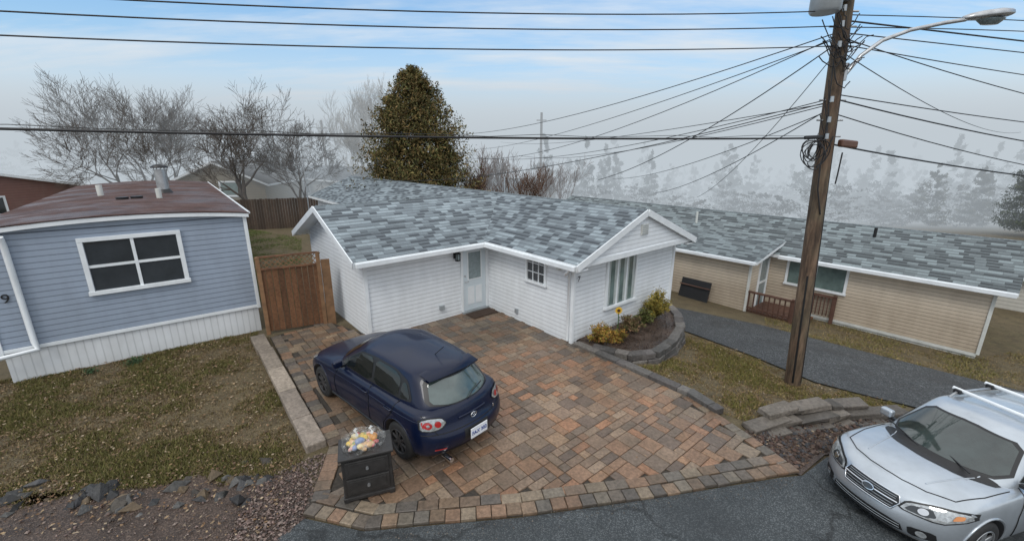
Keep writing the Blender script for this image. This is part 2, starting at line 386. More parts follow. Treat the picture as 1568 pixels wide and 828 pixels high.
def leaves(name,pts,pal2,s0=.012,s1=.035,zo=.03):
    V=[];F=[];C=[]
    for (x,y) in pts:
        s=random.uniform(s0,s1); a=random.uniform(0,6.3); z=float(H(x,y))+zo+random.uniform(0,.012); n=len(V)
        for k,(rr,da) in enumerate(((1,0),(.55,1.3),(.9,3.1),(.5,4.7))):
            V.append((x+s*rr*math.cos(a+da),y+s*rr*math.sin(a+da),z+random.uniform(0,.02)))
        F.append((n,n+1,n+2,n+3)); col=random.choice(pal2); k=random.uniform(.7,1.2); C.append(tuple(v*k for v in col))
    return mesh(name,V,F,M['stone'],cols=C)
lp=[(.24,.15,.08),(.18,.10,.05),(.30,.21,.12),(.12,.07,.04),(.36,.28,.19)]
leaves('fallen_leaves',scatter([(-3.3,5.65),(-9,4.6),(-13,4.4),(-13,7),(-10.9,8.2),(-6.9,10.8),(-6.75,10.35)],2600)+scatter([(-20,3.4),(-3.3,5.7),(-3.0,4.0),(-9,2.6)],2200)+scatter([(1.8,9.9),(3.9,7.1),(6.35,7.5),(8.4,8.0),(5.2,11.7)],500)+scatter([(4.35,5.5),(5.2,6.1),(7.9,7.1),(6.3,7.3),(4.1,6.6)],250),lp)
leaves('driveway_debris',scatter([(-6.1,10.2),(-5.4,11),(-3.6,10.2),(-2.2,8.6),(-2.7,6.2),(-2.7,5.2),(4.0,5.8),(3.4,7.5)],320),lp,.006,.018,.062)
# ---------------------------------------------------------------- grass blades
M['grass']=colattr('grass_blades',.8,.2,6,0,10,spec=.2)
def grass(name,P,n,h0,h1,palf,bare=.35):
    xs_=[p[0] for p in P]; ys_=[p[1] for p in P]
    X=rng.uniform(min(xs_),max(xs_),n*2); Y=rng.uniform(min(ys_),max(ys_),n*2)
    ins=np.zeros(len(X),bool); m=len(P)
    for i in range(m):
        x1,y1=P[i]; x2,y2=P[(i+1)%m]
        if y1==y2: continue
        cond=((y1>Y)!=(y2>Y))&(X<(x2-x1)*(Y-y1)/(y2-y1)+x1); ins^=cond
    X=X[ins];Y=Y[ins]
    dens=np.array([mn.noise(Vector((x*.8,y*.8,0)))+.6*mn.noise(Vector((x*2.6,y*2.6,5)))+.4*mn.noise(Vector((x*9,y*9,9))) for x,y in zip(X,Y)])
    keep=rng.random(len(X))<np.clip(1.0-bare+dens*1.4,.2,1); X=X[keep];Y=Y[keep];cl=dens[keep]
    N=len(X); h=rng.uniform(h0,h1,N)*np.clip(1+.9*cl,.4,2); h=np.clip(h,.012,1)
    a=rng.uniform(0,6.283,N); w=rng.uniform(.004,.011,N); ln=rng.uniform(.3,1.3,N)*h; b=rng.uniform(0,6.283,N)
    Z=H(X,Y)+.0
    v0=np.stack([X-np.cos(a)*w,Y-np.sin(a)*w,Z],-1); v1=np.stack([X+np.cos(a)*w,Y+np.sin(a)*w,Z],-1)
    v2=np.stack([X+np.cos(b)*ln,Y+np.sin(b)*ln,Z+h],-1)
    V=np.stack([v0,v1,v2],1).reshape(-1,3); F=np.arange(N*3).reshape(-1,3)
    pal_=np.array(palf); idx=rng.integers(3,len(pal_),N)
    idx=np.where((rng.random(N)<np.clip(.42+1.5*cl,.05,.85)),rng.integers(0,3,N),idx)
    col=pal_[idx]*rng.uniform(.7,1.3,(N,1))
    return mesh(name,V.tolist(),F.tolist(),M['grass'],cols=col)
gpal=[(.125,.118,.038),(.10,.10,.033),(.15,.13,.045),(.19,.14,.07),(.24,.18,.095),(.17,.115,.06),(.11,.07,.04),(.18,.135,.07),(.26,.20,.12)]
grass('lawn_grass',[(-3.3,5.45),(-4.2,5.15),(-4.7,5.4),(-5.2,5.15),(-6.2,5.05),(-6.7,4.75),(-7.3,4.95),(-9,4.4),(-13,4.0),(-13,7),(-10.9,8.2),(-6.9,10.8),(-6.75,10.35),(-3.35,6.0)],185000,.015,.05,gpal,.15)
grass('verge_grass',[(1.8,9.9),(3.9,7.1),(4.3,6.8),(6.35,7.5),(7.75,7.65),(8.4,8.0),(7.0,8.9),(6.25,10.3),(5.2,11.7),(4.7,10.7),(4.05,9.8),(3.45,9.1),(2.8,8.95)],60000,.015,.05,[(p[0]*1.15,p[1]*1.12,p[2]) for p in gpal],.15)
grass('side_grass',[(8.4,13.2),(11.9,10.2),(14.5,8.4),(22,5.4),(22,14),(14,11.6),(9.9,15.8)],60000,.02,.07,[(.17,.15,.05),(.15,.14,.04),(.22,.18,.07),(.28,.2,.1),(.2,.15,.07)],.1)
grass('back_grass',[(-8.2,13),(-6.5,12.4),(-12,24),(-17,27),(-16,22)],40000,.04,.09,[(.08,.13,.03),(.10,.15,.035),(.13,.14,.045),(.13,.14,.045)],.1)
# ---------------------------------------------------------------- windows
def window(parent,name,p,u,n,w,h,cols=1,rows=1,fw=.07,glass='glass',frame_='white',mull=.035,curt=False):
    e=empty(name,parent=parent); p=Vector(p);u=Vector(u);n=Vector(n);z=Vector((0,0,1)); c=p+u*w/2+z*h/2; ax=(u,n,z)
    obox('pane',c+n*.012,ax,(w-.02,.01,h-.02),M[glass],e)
    d=.06
    obox('sill',c-z*(h/2+fw/2)+n*.035,ax,(w+2*fw+.04,d+.03,fw),M[frame_],e,.006)
    obox('head',c+z*(h/2+fw/2)+n*.03,ax,(w+2*fw,d,fw),M[frame_],e,.006)
    for s in(-1,1): obox('jamb',c+u*s*(w/2+fw/2)+n*.028,ax,(fw,d-.004,h),M[frame_],e,.006)
    for i in range(1,cols): obox('mullion',c+u*(-w/2+w*i/cols)+n*.024,ax,(mull,.035,h),M[frame_],e)
    for i in range(1,rows): obox('rail',c+z*(-h/2+h*i/rows)+n*.022,ax,(w,.03,mull),M[frame_],e)
    if curt:
        for i in range(cols):
            for s in(-1,1):
                obox('curtain',c+u*(-w/2+w*(i+.5)/cols+s*w/cols*.33)+n*.019,ax,(w/cols*.22,.004,h-.06),M['curtain'],e)
    return e
def gable_walls(name,x0,x1,y0,y1,zb,zp,zr,axis,mat,parent):
    if axis=='y':
        xm=(x0+x1)/2
        V=[(x0,y0,zb),(x1,y0,zb),(x1,y1,zb),(x0,y1,zb),(x0,y0,zp),(x1,y0,zp),(x1,y1,zp),(x0,y1,zp),(xm,y0,zr),(xm,y1,zr)]
        F=[(0,1,5,8,4),(2,3,7,9,6),(1,2,6,5),(3,0,4,7)]
    else:
        ym=(y0+y1)/2
        V=[(x0,y0,zb),(x1,y0,zb),(x1,y1,zb),(x0,y1,zb),(x0,y0,zp),(x1,y0,zp),(x1,y1,zp),(x0,y1,zp),(x0,ym,zr),(x1,ym,zr)]
        F=[(0,1,5,4),(2,3,7,6),(1,2,6,9,5),(3,0,4,8,7)]
    return mesh(name,V,F,mat,parent)
# ---------------------------------------------------------------- white house
angA=math.atan2(A.y,A.x)
wh=empty('white_house',(-.74,12.65,0),angA)
X_,Y_,Z_=(1,0,0),(0,1,0),(0,0,1)
zr=3.28; sl=.4
gable_walls('wing_walls',0,4.5,-3.5,17,-1.3,2.3,3.2,'y',M['white_siding'],wh)
gable_walls('addition_walls',-3.8,.3,0,4.6,-.3,2.3,3.2,'x',M['white_siding'],wh)
zt=lambda d: zr-sl*d
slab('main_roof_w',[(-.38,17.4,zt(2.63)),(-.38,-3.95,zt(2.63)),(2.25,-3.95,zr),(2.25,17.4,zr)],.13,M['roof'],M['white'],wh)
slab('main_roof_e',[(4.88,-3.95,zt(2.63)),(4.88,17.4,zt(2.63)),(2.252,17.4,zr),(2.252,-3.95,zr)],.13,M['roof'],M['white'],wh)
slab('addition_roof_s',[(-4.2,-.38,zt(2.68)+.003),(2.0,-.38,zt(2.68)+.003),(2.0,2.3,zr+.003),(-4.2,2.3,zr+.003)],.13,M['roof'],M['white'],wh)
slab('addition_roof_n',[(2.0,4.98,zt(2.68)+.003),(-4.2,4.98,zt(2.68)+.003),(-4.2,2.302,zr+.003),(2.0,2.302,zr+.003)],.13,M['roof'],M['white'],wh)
ridge=simple('ridge_cap',(.15,.175,.19),.7,var=.4,nscale=10)
tube('ridge_cap_main',[(2.25,-3.9,zr-.01),(2.25,17.3,zr-.01)],.035,ridge,wh,1)
tube('ridge_cap_add',[(-4.15,2.3,zr-.01),(2.25,2.3,zr-.01)],.035,ridge,wh,1)
ze=zt(2.63)
box('gutter_w',(-.47,-3.9,ze-.15),(-.383,-.40,ze-.03),M['white'],wh,.015)
box('gutter_s',(-4.15,-.47,ze-.16),(-.40,-.383,ze-.035),M['white'],wh,.015)
box('gutter_e',(4.883,-3.9,ze-.15),(4.96,16,ze-.03),M['white'],wh,.015)
box('soffit_w',(-.375,-3.93,ze-.17),(-.003,-.39,ze-.135),M['white'],wh)
box('soffit_s',(-4.19,-.37,ze-.175),(-.01,-.003,ze-.14),M['white'],wh)
box('soffit_e',(4.503,-3.93,ze-.17),(4.87,16,ze-.135),M['white'],wh)
def rake(nm,p,q,thick,dep,ax):
    p=Vector(p);q=Vector(q);d=(q-p).normalized(); n=Vector(ax); v=n.cross(d)
    obox(nm,(p+q)/2,(d,n,v),((q-p).length,dep,thick),M['white'],wh,.006)
for s in(-1,1):
    rake('rake_board',(2.25,-3.965,zr-.07),(2.25+s*2.66,-3.965,ze-.07-.012),.17,.03,(0,1,0))
rake('rake_board_l',(-4.213,2.3,zr-.07),(-4.213,-.4,ze-.08),.17,.03,(1,0,0))
rake('rake_board_l2',(-4.213,2.3,zr-.07),(-4.213,5.0,ze-.08),.17,.03,(1,0,0))
mesh('pediment',[(-.3,-3.88,2.24),(4.8,-3.88,2.24),(2.25,-3.88,3.2),(-.3,-3.5,2.24),(4.8,-3.5,2.24)],[(0,1,2),(0,3,4,1)],M['white_siding'],wh)
box('pediment_band',(-.32,-3.905,2.12),(4.82,-3.86,2.26),M['white'],wh,.008)
box('gable_vent',(2.1,-3.915,2.62),(2.4,-3.872,2.9),M['offwhite'],wh,.01)
for k in range(5): box('vent_slat',(2.13,-3.922,2.65+k*.05),(2.37,-3.91,2.665+k*.05),M['greymetal'],wh)
for (x,y) in((0,-3.5),(4.5,-3.5),(-3.8,0)):
    box('corner_post',(x-.045,y-.045,-.5 if x>4 else -.02),(x+.045,y+.045,2.14),M['white'],wh,.005)
box('corner_post_in',(-.05,-.05,0),(-.004,-.004,2.14),M['white'],wh)
tube('downspout',[(-.42,-3.75,ze-.1),(-.40,-3.6,ze-.28),(-.07,-3.42,ze-.34),(-.07,-3.42,.12)],.038,M['white'],wh,2)
for k in range(4): tube('duct',[(-.3+.06*k,-3.25,2.02),(-.26+.06*k,-3.25,2.0)],.06,M['offwhite'],wh,3)
window(wh,'gable_window',(1.32,-3.5,.72),X_,(0,-1,0),1.2,1.42,3,1,.08,'glass_lt','white',.05,curt=True)
window(wh,'side_window',(0,-1.85,1.38),(0,-1,0),(-1,0,0),.66,.74,3,3,.07,'glass','white',.022)
door=empty('entry_door',parent=wh)
M['door']=simple('door_paint',(.60,.67,.71),.35,var=.05)
M['frost']=simple('frosted_glass',(.22,.27,.28),.15,var=.2,nscale=12)
box('slab',(-.93,-.035,.12),(-.12,-.002,2.06),M['door'],door,.006)
for (a,b) in((-1.0,-.932),(-.118,-.055)): box('jamb',(a,-.06,.1),(b,-.003,2.08),M['white'],door,.006)
box('head',(-1.0,-.062,2.065),(-.055,-.003,2.13),M['white'],door,.006)
box('threshold',(-1.0,-.12,.03),(-.055,-.004,.115),M['greymetal'],door,.006)
box('glass_frame',(-.78,-.048,1.05),(-.27,-.036,1.93),M['white'],door,.004)
box('glass_lite',(-.74,-.054,1.09),(-.31,-.046,1.89),M['frost'],door)
for k in range(2): box('panel',(-.78+.28*k,-.043,.3),(-.55+.28*k,-.034,.85),M['white'],door,.004)
tube('handle',[(-.87,-.05,1.03),(-.87,-.09,1.03),(-.77,-.09,1.03)],.014,M['metal'],door,2)
tube('deadbolt',[(-.87,-.035,1.2),(-.87,-.06,1.2)],.03,M['metal'],door,3)
lan=empty('wall_lantern',parent=wh)
box('back',(-1.22,-.03,1.78),(-1.12,-.003,1.98),M['black'],lan,.005)
tube('arm',[(-1.17,-.03,1.95),(-1.17,-.12,2.0),(-1.17,-.16,1.96)],.012,M['black'],lan,2)
mesh('cap',[(-1.24,-.23,1.94),(-1.10,-.23,1.94),(-1.10,-.09,1.94),(-1.24,-.09,1.94),(-1.17,-.16,2.02)],[(0,1,4),(1,2,4),(2,3,4),(3,0,4),(3,2,1,0)],M['black'],lan)
box('lamp_glass',(-1.21,-.20,1.77),(-1.13,-.12,1.94),M['frost'],lan)
for (x,y) in((-1.215,-.205),(-1.125,-.205),(-1.215,-.115),(-1.125,-.115)): box('bar',(x-.008,y-.008,1.75),(x+.008,y+.008,1.95),M['black'],lan)
box('lamp_base',(-1.225,-.215,1.73),(-1.115,-.105,1.76),M['black'],lan)
box('dryer_vent',(-1.75,-.07,.34),(-1.6,-.003,.48),M['greymetal'],wh,.01)
box('outlet_box',(-.07,-1.45,.25),(-.003,-1.35,.38),M['greymetal'],wh,.008)
text('house_number','7',.2,frame((.14,-3.552,1.72),(1,0,0),(0,0,1),(0,-1,0)),M['black'],wh)
box('doormat',(-.95,-.62,.064),(-.1,-.16,.084),simple('mat',(.05,.03,.02),.95,bump=.01,bscale=80),wh,.004)
tube('roof_vent_pipe',[(-.9,3.3,zt(1.0)),(-.9,3.3,zt(1.0)+.34)],.05,M['black'],wh,3)
tube('antenna_mast',[(-3.8,4.3,2.4),(-3.8,4.3,4.5)],.018,M['metal'],wh,1)
tube('service_mast',[(4.2,4.4,2.2),(4.2,4.4,3.7)],.035,M['greymetal'],wh,2)
window(wh,'rear_window',(-.0,14.6,1.4),(0,-1,0),(-1,0,0),1.0,.7,2,1)
# ---------------------------------------------------------------- blue mobile home
a2=math.atan2(.613,.79)
bh=empty('blue_mobile_home',(-6.84,10.91,0),a2)
W=4.68; zt0=3.2; CR=.15
box('walls',(-W,0,.72),(0,14.5,zt0),M['blue_siding'],bh)
box('skirting',(-W+.03,.03,-.3),(-.03,14.4,.72),M['skirt'],bh)
box('skirt_trim',(-W,-.02,.68),(0.02,.0-.002,.76),M['white'],bh,.005)
def brmat():
    m,t,b=newmat('brown_roof'); p=t.pos(); n=t.noise(1.4,6,.7,p); n2=t.noise(9,5,.7,p)
    c=t.ramp(n,[(.3,(.045,.022,.018)),(.5,(.08,.04,.032)),(.7,(.115,.065,.053))]); c=t.mix(1,c,t.ramp(n2,[(.3,.65),(.7,1.25)]),'MULTIPLY')
    t.link(c,b.inputs['Base Color']); b.inputs['Specular IOR Level'].default_value=.3
    t.link(t.ramp(t.noise(.8,5,.6,p),[(.4,.3),(.6,.8)]),b.inputs['Roughness'])
    t.link(t.bump(t.math('ADD',n,n2),.03),b.inputs['Normal']); return m
M['brownroof']=brmat()
V=[];F=[];n=16
for i in range(n+1):
    x=-W-.1+(W+.2)*i/n; s=(2*i/n-1); z=zt0+.04+CR*(1-s*s)
    V+=[(x,-.14,z),(x,14.6,z),(x,-.14,z-.02),(x,14.6,z-.02)]
for i in range(n): a=4*i; F+=[(a,a+4,a+5,a+1),(a+2,a+3,a+7,a+6),(a,a+2,a+6,a+4)]
mesh('roof',V,F,M['brownroof'],bh,smooth=False)
V=[];F=[]
for i in range(n+1):
    x=-W-.08+(W+.16)*i/n; s=(2*i/n-1); z=zt0+.01+CR*(1-s*s); V+=[(x,-.125,z),(x,-.125,z-.09),(x,-.002,z-.09),(x,-.001,zt0-.06)]
for i in range(n): a=4*i; F+=[(a,a+1,a+5,a+4),(a+1,a+2,a+6,a+5)]
mesh('fascia',V,F,M['white'],bh)
V2=[(v[0],-.001,v[2]) for v in V[2::4]]; mesh('end_gable',V2+[(-.0,-.001,zt0-.05),(-W,-.001,zt0-.05)],[tuple(range(len(V2)+2))],M['blue_siding'],bh)
for k in range(5): tube('roof_seam',[(-W-.1+(W+.2)*i/n,1.9+k*2.6,zt0+.035+CR*(1-(2*i/n-1)**2)) for i in range(n+1)],.012,M['brownroof'],bh,0)
tube('drip_edge',[(.1,-.12,zt0+.03),(.1,14.5,zt0+.03)],.03,M['white'],bh,1)
box('corner_trim_r',(-.05,-.03,.66),(.03,.03,zt0),M['white'],bh,.005)
box('corner_trim_l',(-W-.03,-.03,.66),(-W+.05,.03,zt0),M['white'],bh,.005)
window(bh,'front_window',(-3.05,0,1.74),X_,(0,-1,0),1.6,1.1,2,2,.09,'glass','white',.06)
tube('downspout',[(-4.16,-.14,zt0-.1),(-4.16,-.07,zt0-.3),(-4.16,-.07,.85),(-4.12,-.15,.7),(-5.2,-.2,.62)],.055,M['white'],bh,2)
text('house_number','9',.27,frame((-4.37,-.02,1.83),(1,0,0),(0,0,1),(0,-1,0)),M['black'],bh)
ch=empty('chimney',parent=bh)
tube('pipe',[(-1.6,6.2,3.2),(-1.6,6.2,4.15)],.17,M['metal'],ch,4)
tube('collar',[(-1.6,6.2,3.3),(-1.6,6.2,3.5)],[.3,.18],M['black'],ch,4)
tube('cap',[(-1.6,6.2,4.2),(-1.6,6.2,4.25),(-1.6,6.2,4.33)],[.24,.24,.05],M['black'],ch,4)
for s in(-1,1): tube('cap_leg',[(-1.6+.15*s,6.2,4.1),(-1.6+.15*s,6.2,4.22)],.015,M['metal'],ch,1)
tube('vent_pipe',[(-1.7,4.0,3.3),(-1.7,4.0,3.66)],.07,M['offwhite'],bh,3)
tube('vent_pipe_b',[(-3.2,6.2,3.3),(-3.2,6.2,3.7)],.08,M['offwhite'],bh,3)
for k in(0,.32): tube('roof_vent',[(-2.55+k,4.1+k*.3,3.3),(-2.55+k,4.1+k*.3,3.45)],[.14,.15],M['black'],bh,3)
# ---------------------------------------------------------------- tan house
T0=Vector((13.74,11.52,0)); th=empty('tan_house',T0,angA)
gable_walls('walls',0,4.3,0,18,-1.05,1.05,2.0,'y',M['tan_siding'],th)
box('skirt',(.03,.03,-2),(4.27,17.9,-1.04),M['offwhite'],th)
box('bay_walls',(-1.7,5.9,-1.05),(0,15,1.02),M['tan_siding'],th)
box('bay_skirt',(-1.67,5.93,-2),(0,14.9,-1.04),M['offwhite'],th)
zt2=lambda d: 2.1-.43*d
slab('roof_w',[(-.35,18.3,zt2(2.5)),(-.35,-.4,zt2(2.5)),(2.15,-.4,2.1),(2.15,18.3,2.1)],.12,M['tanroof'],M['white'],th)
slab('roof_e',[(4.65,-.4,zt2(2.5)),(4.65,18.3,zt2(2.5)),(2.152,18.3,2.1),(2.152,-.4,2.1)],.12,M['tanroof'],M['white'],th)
slab('bay_roof',[(-2.0,15.3,.98),(-2.0,5.6,.98),(.5,5.6,1.42),(.5,15.3,1.42)],.1,M['tanroof'],M['white'],th)
tube('ridge_cap',[(2.15,-.35,2.09),(2.15,18.2,2.09)],.035,ridge,th,1)
box('gutter_w',(-.44,-.38,zt2(2.5)-.14),(-.353,5.5,zt2(2.5)-.02),M['white'],th,.01)
box('bay_gutter',(-2.09,5.65,.86),(-2.003,15,.97),M['white'],th,.01)
for (x,y) in((0,0),(-1.7,5.9)): box('corner',(x-.04,y-.04,-1.05),(x+.04,y+.04,1.0),M['offwhite'],th,.005)
box('bottom_trim',(-.02,.02,-1.12),(-.0-.002,5.9,-1.03),M['offwhite'],th)
window(th,'big_window',(0,5.2,-.02),(0,-1,0),(-1,0,0),1.75,.85,2,1,.08,'glass_lt','white',.05)
window(th,'side_door',(-.85,5.9,-1.0),X_,(0,-1,0),.7,1.85,1,2,.07,'frost','white',.08)
tube('vent_pipe',[(1.5,3.2,1.8),(1.5,3.2,2.15)],.05,M['black'],th,2)
tube('vent_pipe_b',[(1.0,9.5,1.6),(1.0,9.5,2.1)],.05,M['offwhite'],th,2)
pnl=empty('leaning_dark_panel',parent=th)
obox('panel',(-1.98,7.75,-.58),((0,1,0),(.3,0,1),(1,0,-.3)),(1.2,.85,.05),M['black'],pnl,.01)
for k in range(2): obox('bar',(-2.02,7.75,-.75+.35*k),((0,1,0),(.3,0,1),(1,0,-.3)),(1.22,.04,.06),M['wood_dark'],pnl)
dk=empty('deck',parent=th)
for k in range(8): box('board',(-1.62+.0,4.4+k*.18,-.98),(-.06,4.57+k*.18,-.94),M['wood_dark'],dk)
box('deck_side',(-1.64,4.38,-1.5),(-.05,5.85,-.985),M['wood_dark'],dk)
for k in range(9): box('baluster',(-1.68,4.45+k*.17,-.95),(-1.64,4.49+k*.17,-.25),M['wood_dark'],dk)
box('rail_top',(-1.71,4.38,-.25),(-1.61,5.9,-.19),M['wood_dark'],dk); box('rail_low',(-1.69,4.38,-.85),(-1.62,5.9,-.8),M['wood_dark'],dk)
for (x,y) in((-1.66,4.4),(-.12,4.4),(-.12,3.6)): box('post',(x-.05,y-.05,-1.4),(x+.05,y+.05,-.15),M['wood_dark'],dk)
for k in range(7): box('baluster_b',(-.14,3.65+k*.11,-.95),(-.1,3.68+k*.11,-.25),M['wood_dark'],dk)
box('rail_b',(-.17,3.55,-.25),(-.07,4.45,-.19),M['wood_dark'],dk)
for k in range(3): box('tread',(-1.55,4.1-k*.28,-1.1-k*.14),(-.2,4.37-k*.28,-1.06-k*.14),M['wood_fence'],dk)
# ---------------------------------------------------------------- gate / fences
fg=empty('wooden_gate')
p0=Vector((-6.52,10.62,0)); p1=Vector((-5.26,11.25,0)); d=(p1-p0); L=d.length; d.normalize(); nr=Vector((-d.y,d.x,0))
V=[];F=[];C=[]; nb=10
for i in range(nb):
    w=L/nb; k=random.uniform(.65,1.25)
    jbox(V,F,C,p0+d*(w*(i+.5))+Vector((0,0,.93)),d,nr,w-.012,.024,1.70,(.155*k,.072*k,.034*k),.003)
mesh('boards',V,F,M['stone'],fg,cols=C)
M['wood_light']=simple('cedar_light',(.20,.11,.055),.6,var=.35,nscale=5)
for s in(0,1): obox('post',p0+d*(L*s)+Vector((0,0,1.05)),(d,nr,Z_),(.1,.1,2.15),M['wood_light'],fg,.006)
obox('post_side',p1+d*.17+Vector((0,0,.95)),(d,nr,Z_),(.22,.06,1.9),M['wood_light'],fg,.005)
for z in(1.80,2.12): obox('lattice_rail',p0+d*(L/2)-nr*.02+Vector((0,0,z)),(d,nr,Z_),(L,.045,.045),M['wood_fence'],fg)
for i in range(11):
    for s in(-1,1):
        c=p0+d*(L*(i+.5)/11)+Vector((0,0,1.96))+nr*.006*s; obox('lath',c,(d*s+Vector(Z_)*1.0,nr,Vector(Z_)-d*s),(.40,.006,.022),M['wood_light'],fg)
bf=empty('back_fence')
def fence_run(p,q,h,parent):
    p=Vector((*p,0));q=Vector((*q,0));d=q-p;L=d.length;d.normalize();nr=Vector((-d.y,d.x,0)); V=[];F=[];C=[]; n=int(L/.15)
    for i in range(n):
        c=p+d*(L*(i+.5)/n); hh=h+random.uniform(-.02,.02); zg=float(H(c.x,c.y)); k=random.uniform(.7,1.3)
        jbox(V,F,C,(c.x,c.y,zg+hh/2),d,nr,L/n-.012,.025,hh,(.07*k,.048*k,.035*k),.002)
    mesh('boards',V,F,M['stone'],parent,cols=C)
fence_run((-17.5,26.3),(-12.2,28.2),1.9,bf)
sh=empty('beige_bungalow',(-21.3,31.5,0),.12)
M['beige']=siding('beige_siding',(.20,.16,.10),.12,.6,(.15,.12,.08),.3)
gable_walls('walls',-3.2,3.2,0,9,-.1,2.6,4.0,'y',M['beige'],sh)
M['darkroof']=simple('dark_roof',(.07,.065,.06),.8,var=.3,nscale=5)
slab('roof_l',[(-3.6,9.3,2.5),(-3.6,-.4,2.5),(0,-.4,4.1),(0,9.3,4.1)],.15,M['darkroof'],M['white'],sh)
slab('roof_r',[(3.6,-.4,2.5),(3.6,9.3,2.5),(.002,9.3,4.1),(.002,-.4,4.1)],.15,M['darkroof'],M['white'],sh)
window(sh,'window',(.2,0,1.7),X_,(0,-1,0),1.4,.9,1,1,.12,'glass_lt','white')
def plain_house(name,loc,rz_,w,l,h,r,wallc,roofc):
    e=empty(name,loc,rz_)
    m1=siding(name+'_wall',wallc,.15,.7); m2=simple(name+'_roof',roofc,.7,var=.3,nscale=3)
    gable_walls('walls',-w/2,w/2,0,l,-3,h,h+r,'y',m1,e)
    slab('roof_l',[(-w/2-.3,l+.3,h-.1),(-w/2-.3,-.3,h-.1),(0,-.3,h+r+.08),(0,l+.3,h+r+.08)],.15,m2,M['white'],e)
    slab('roof_r',[(w/2+.3,-.3,h-.1),(w/2+.3,l+.3,h-.1),(.002,l+.3,h+r+.08),(.002,-.3,h+r+.08)],.15,m2,M['white'],e)
    window(e,'window',(-.8,0,1.1),X_,(0,-1,0),1.2,.9,2,1,.1,'glass','white')
    return e
plain_house('brown_bungalow',(-29.5,24.5,.2),1.2,8,12,2.6,.8,(.2,.10,.08),(.13,.055,.045))
plain_house('white_bungalow',(-10.5,37,0),.9,5,12,2.5,.9,(.5,.5,.48),(.1,.11,.12))
plain_house('grey_bungalow',(-19,40,0),1.2,6,10,2.5,1,(.3,.32,.33),(.1,.11,.12))
plain_house('grey_bungalow',(2,36,-.8),.9,6,16,2.4,.9,(.55,.55,.53),(.15,.17,.18))
plain_house('pale_bungalow',(27,10.5,-1.6),.7,5,16,1.9,.8,(.62,.6,.55),(.16,.18,.19))
# ---------------------------------------------------------------- utility pole
up=empty('utility_pole')
def woodpole():
    m,t,b=newmat('pole_wood'); p=t.pos()
    n=t.noise(14,6,.7,t.mapv(p,(1,1,.10))); n2=t.noise(1.3,5,.65,p); n3=t.noise(5,5,.7,t.mapv(p,(1,1,.3)))
    c=t.ramp(n,[(.32,(.035,.022,.015)),(.5,(.11,.068,.042)),(.68,(.21,.14,.09))])
    c=t.mix(t.ramp(n2,[(.45,0),(.7,.5)]),c,(.13,.12,.075,1))
    c=t.mix(1,c,t.ramp(n3,[(.3,.5),(.65,1.15)]),'MULTIPLY')
    t.link(c,b.inputs['Base Color']); b.inputs['Roughness'].default_value=.75
    t.link(t.bump(n,.03),b.inputs['Normal']); return m
M['pole']=woodpole()
PX=lambda z: 6.42-.049*(z+.4)
tube('shaft',[(PX(-.6),8.76,-.6),(PX(3),8.76,3),(PX(7),8.76,7),(PX(11),8.76,11)],[.165,.15,.135,.12],M['pole'],up,6)
tube('ground_wire',[(PX(-.3)+.1,8.63,-.3),(PX(3)+.09,8.64,3),(PX(7)+.06,8.65,7)],.01,M['wire'],up,1)
tube('cable_guard',[(PX(-.3)-.08,8.64,-.3),(PX(2.2)-.07,8.65,2.2)],.03,M['black'],up,1)
tr=empty('transformer',parent=up)
tube('can',[(PX(8)-.42,8.6,7.1),(PX(8)-.42,8.6,7.14),(PX(8)-.42,8.6,8.0),(PX(8)-.42,8.6,8.06)],[.22,.25,.25,.2],M['greymetal'],tr,6)
box('bracket',(PX(8)-.25,8.55,7.3),(PX(8),8.65,7.4),M['greymetal'],tr)
for k in(-1,0,1): tube('bushing',[(PX(8)-.42+.12*k,8.4,7.5),(PX(8)-.42+.12*k,8.33,7.55)],.03,M['offwhite'],tr,2)
for z in(7.17,6.92,6.59,5.66,5.0,5.3):
    tube('bolt',[(PX(z)-.25,8.74,z),(PX(z)+.25,8.74,z)],.018,M['metal'],up,1)
    tube('insulator',[(PX(z)-.14,8.56,z-.05),(PX(z)-.14,8.56,z+.05)],[.035,.03],M['greymetal'],up,2)
obox('splice_box',(PX(4.9)+.33,8.62,4.86),((1,.28,-.08),(0,1,0),(0,0,1)),(.42,.14,.14),simple('splice_case',(.12,.06,.04),.5),up,.03)
obox('splice_box_b',(PX(4.9)-.38,8.55,4.98),((1,.28,.04),(0,1,0),(0,0,1)),(.5,.06,.07),M['black'],up,.02)
loops=[]
for k in range(9):
    cx=PX(4.7)-.38+random.uniform(-.1,.1); cz=4.70+random.uniform(-.12,.08); rr=random.uniform(.12,.28); ph=random.uniform(0,6)
    loops.append([(cx+rr*math.cos(a+ph)*.8,8.5+.05*math.sin(2*a),cz+rr*math.sin(a+ph)) for a in np.linspace(0,random.uniform(4.5,6.3),18)])
for k in range(16):
    z=random.uniform(6.3,7.2); a=random.uniform(-.55,-.1); b_=random.uniform(.05,.5); z2=z+random.uniform(-.5,.3)
    loops.append([(PX(z)+a+(b_-a)*t,8.55+random.uniform(-.03,.03),z+(z2-z)*t-.25*math.sin(math.pi*t)*random.choice((1,1.2,.6))) for t in np.linspace(0,1,9)])
for k in range(4):
    z=6.3-.3*k; loops.append([(PX(z)-.18-.04*k,8.6,z),(PX(5)-.2+.05*k,8.58,z-.7),(PX(5)-.16,8.58,5.0)])
tube('cable_loops',loops,.0095,M['wire'],up,1)
tube('riser',[[(PX(5)+.0,8.58,5.0),(PX(4.6)-.17,8.58,4.5),(PX(4)-.16,8.58,4.0),(PX(3.6)-.02,8.6,3.5)],[(PX(5)+.25,8.6,4.7),(PX(4.6)+.22,8.6,4.3),(PX(4)+.18,8.6,4.1)]],.013,M['wire'],up,1)
sl_=empty('street_lamp')
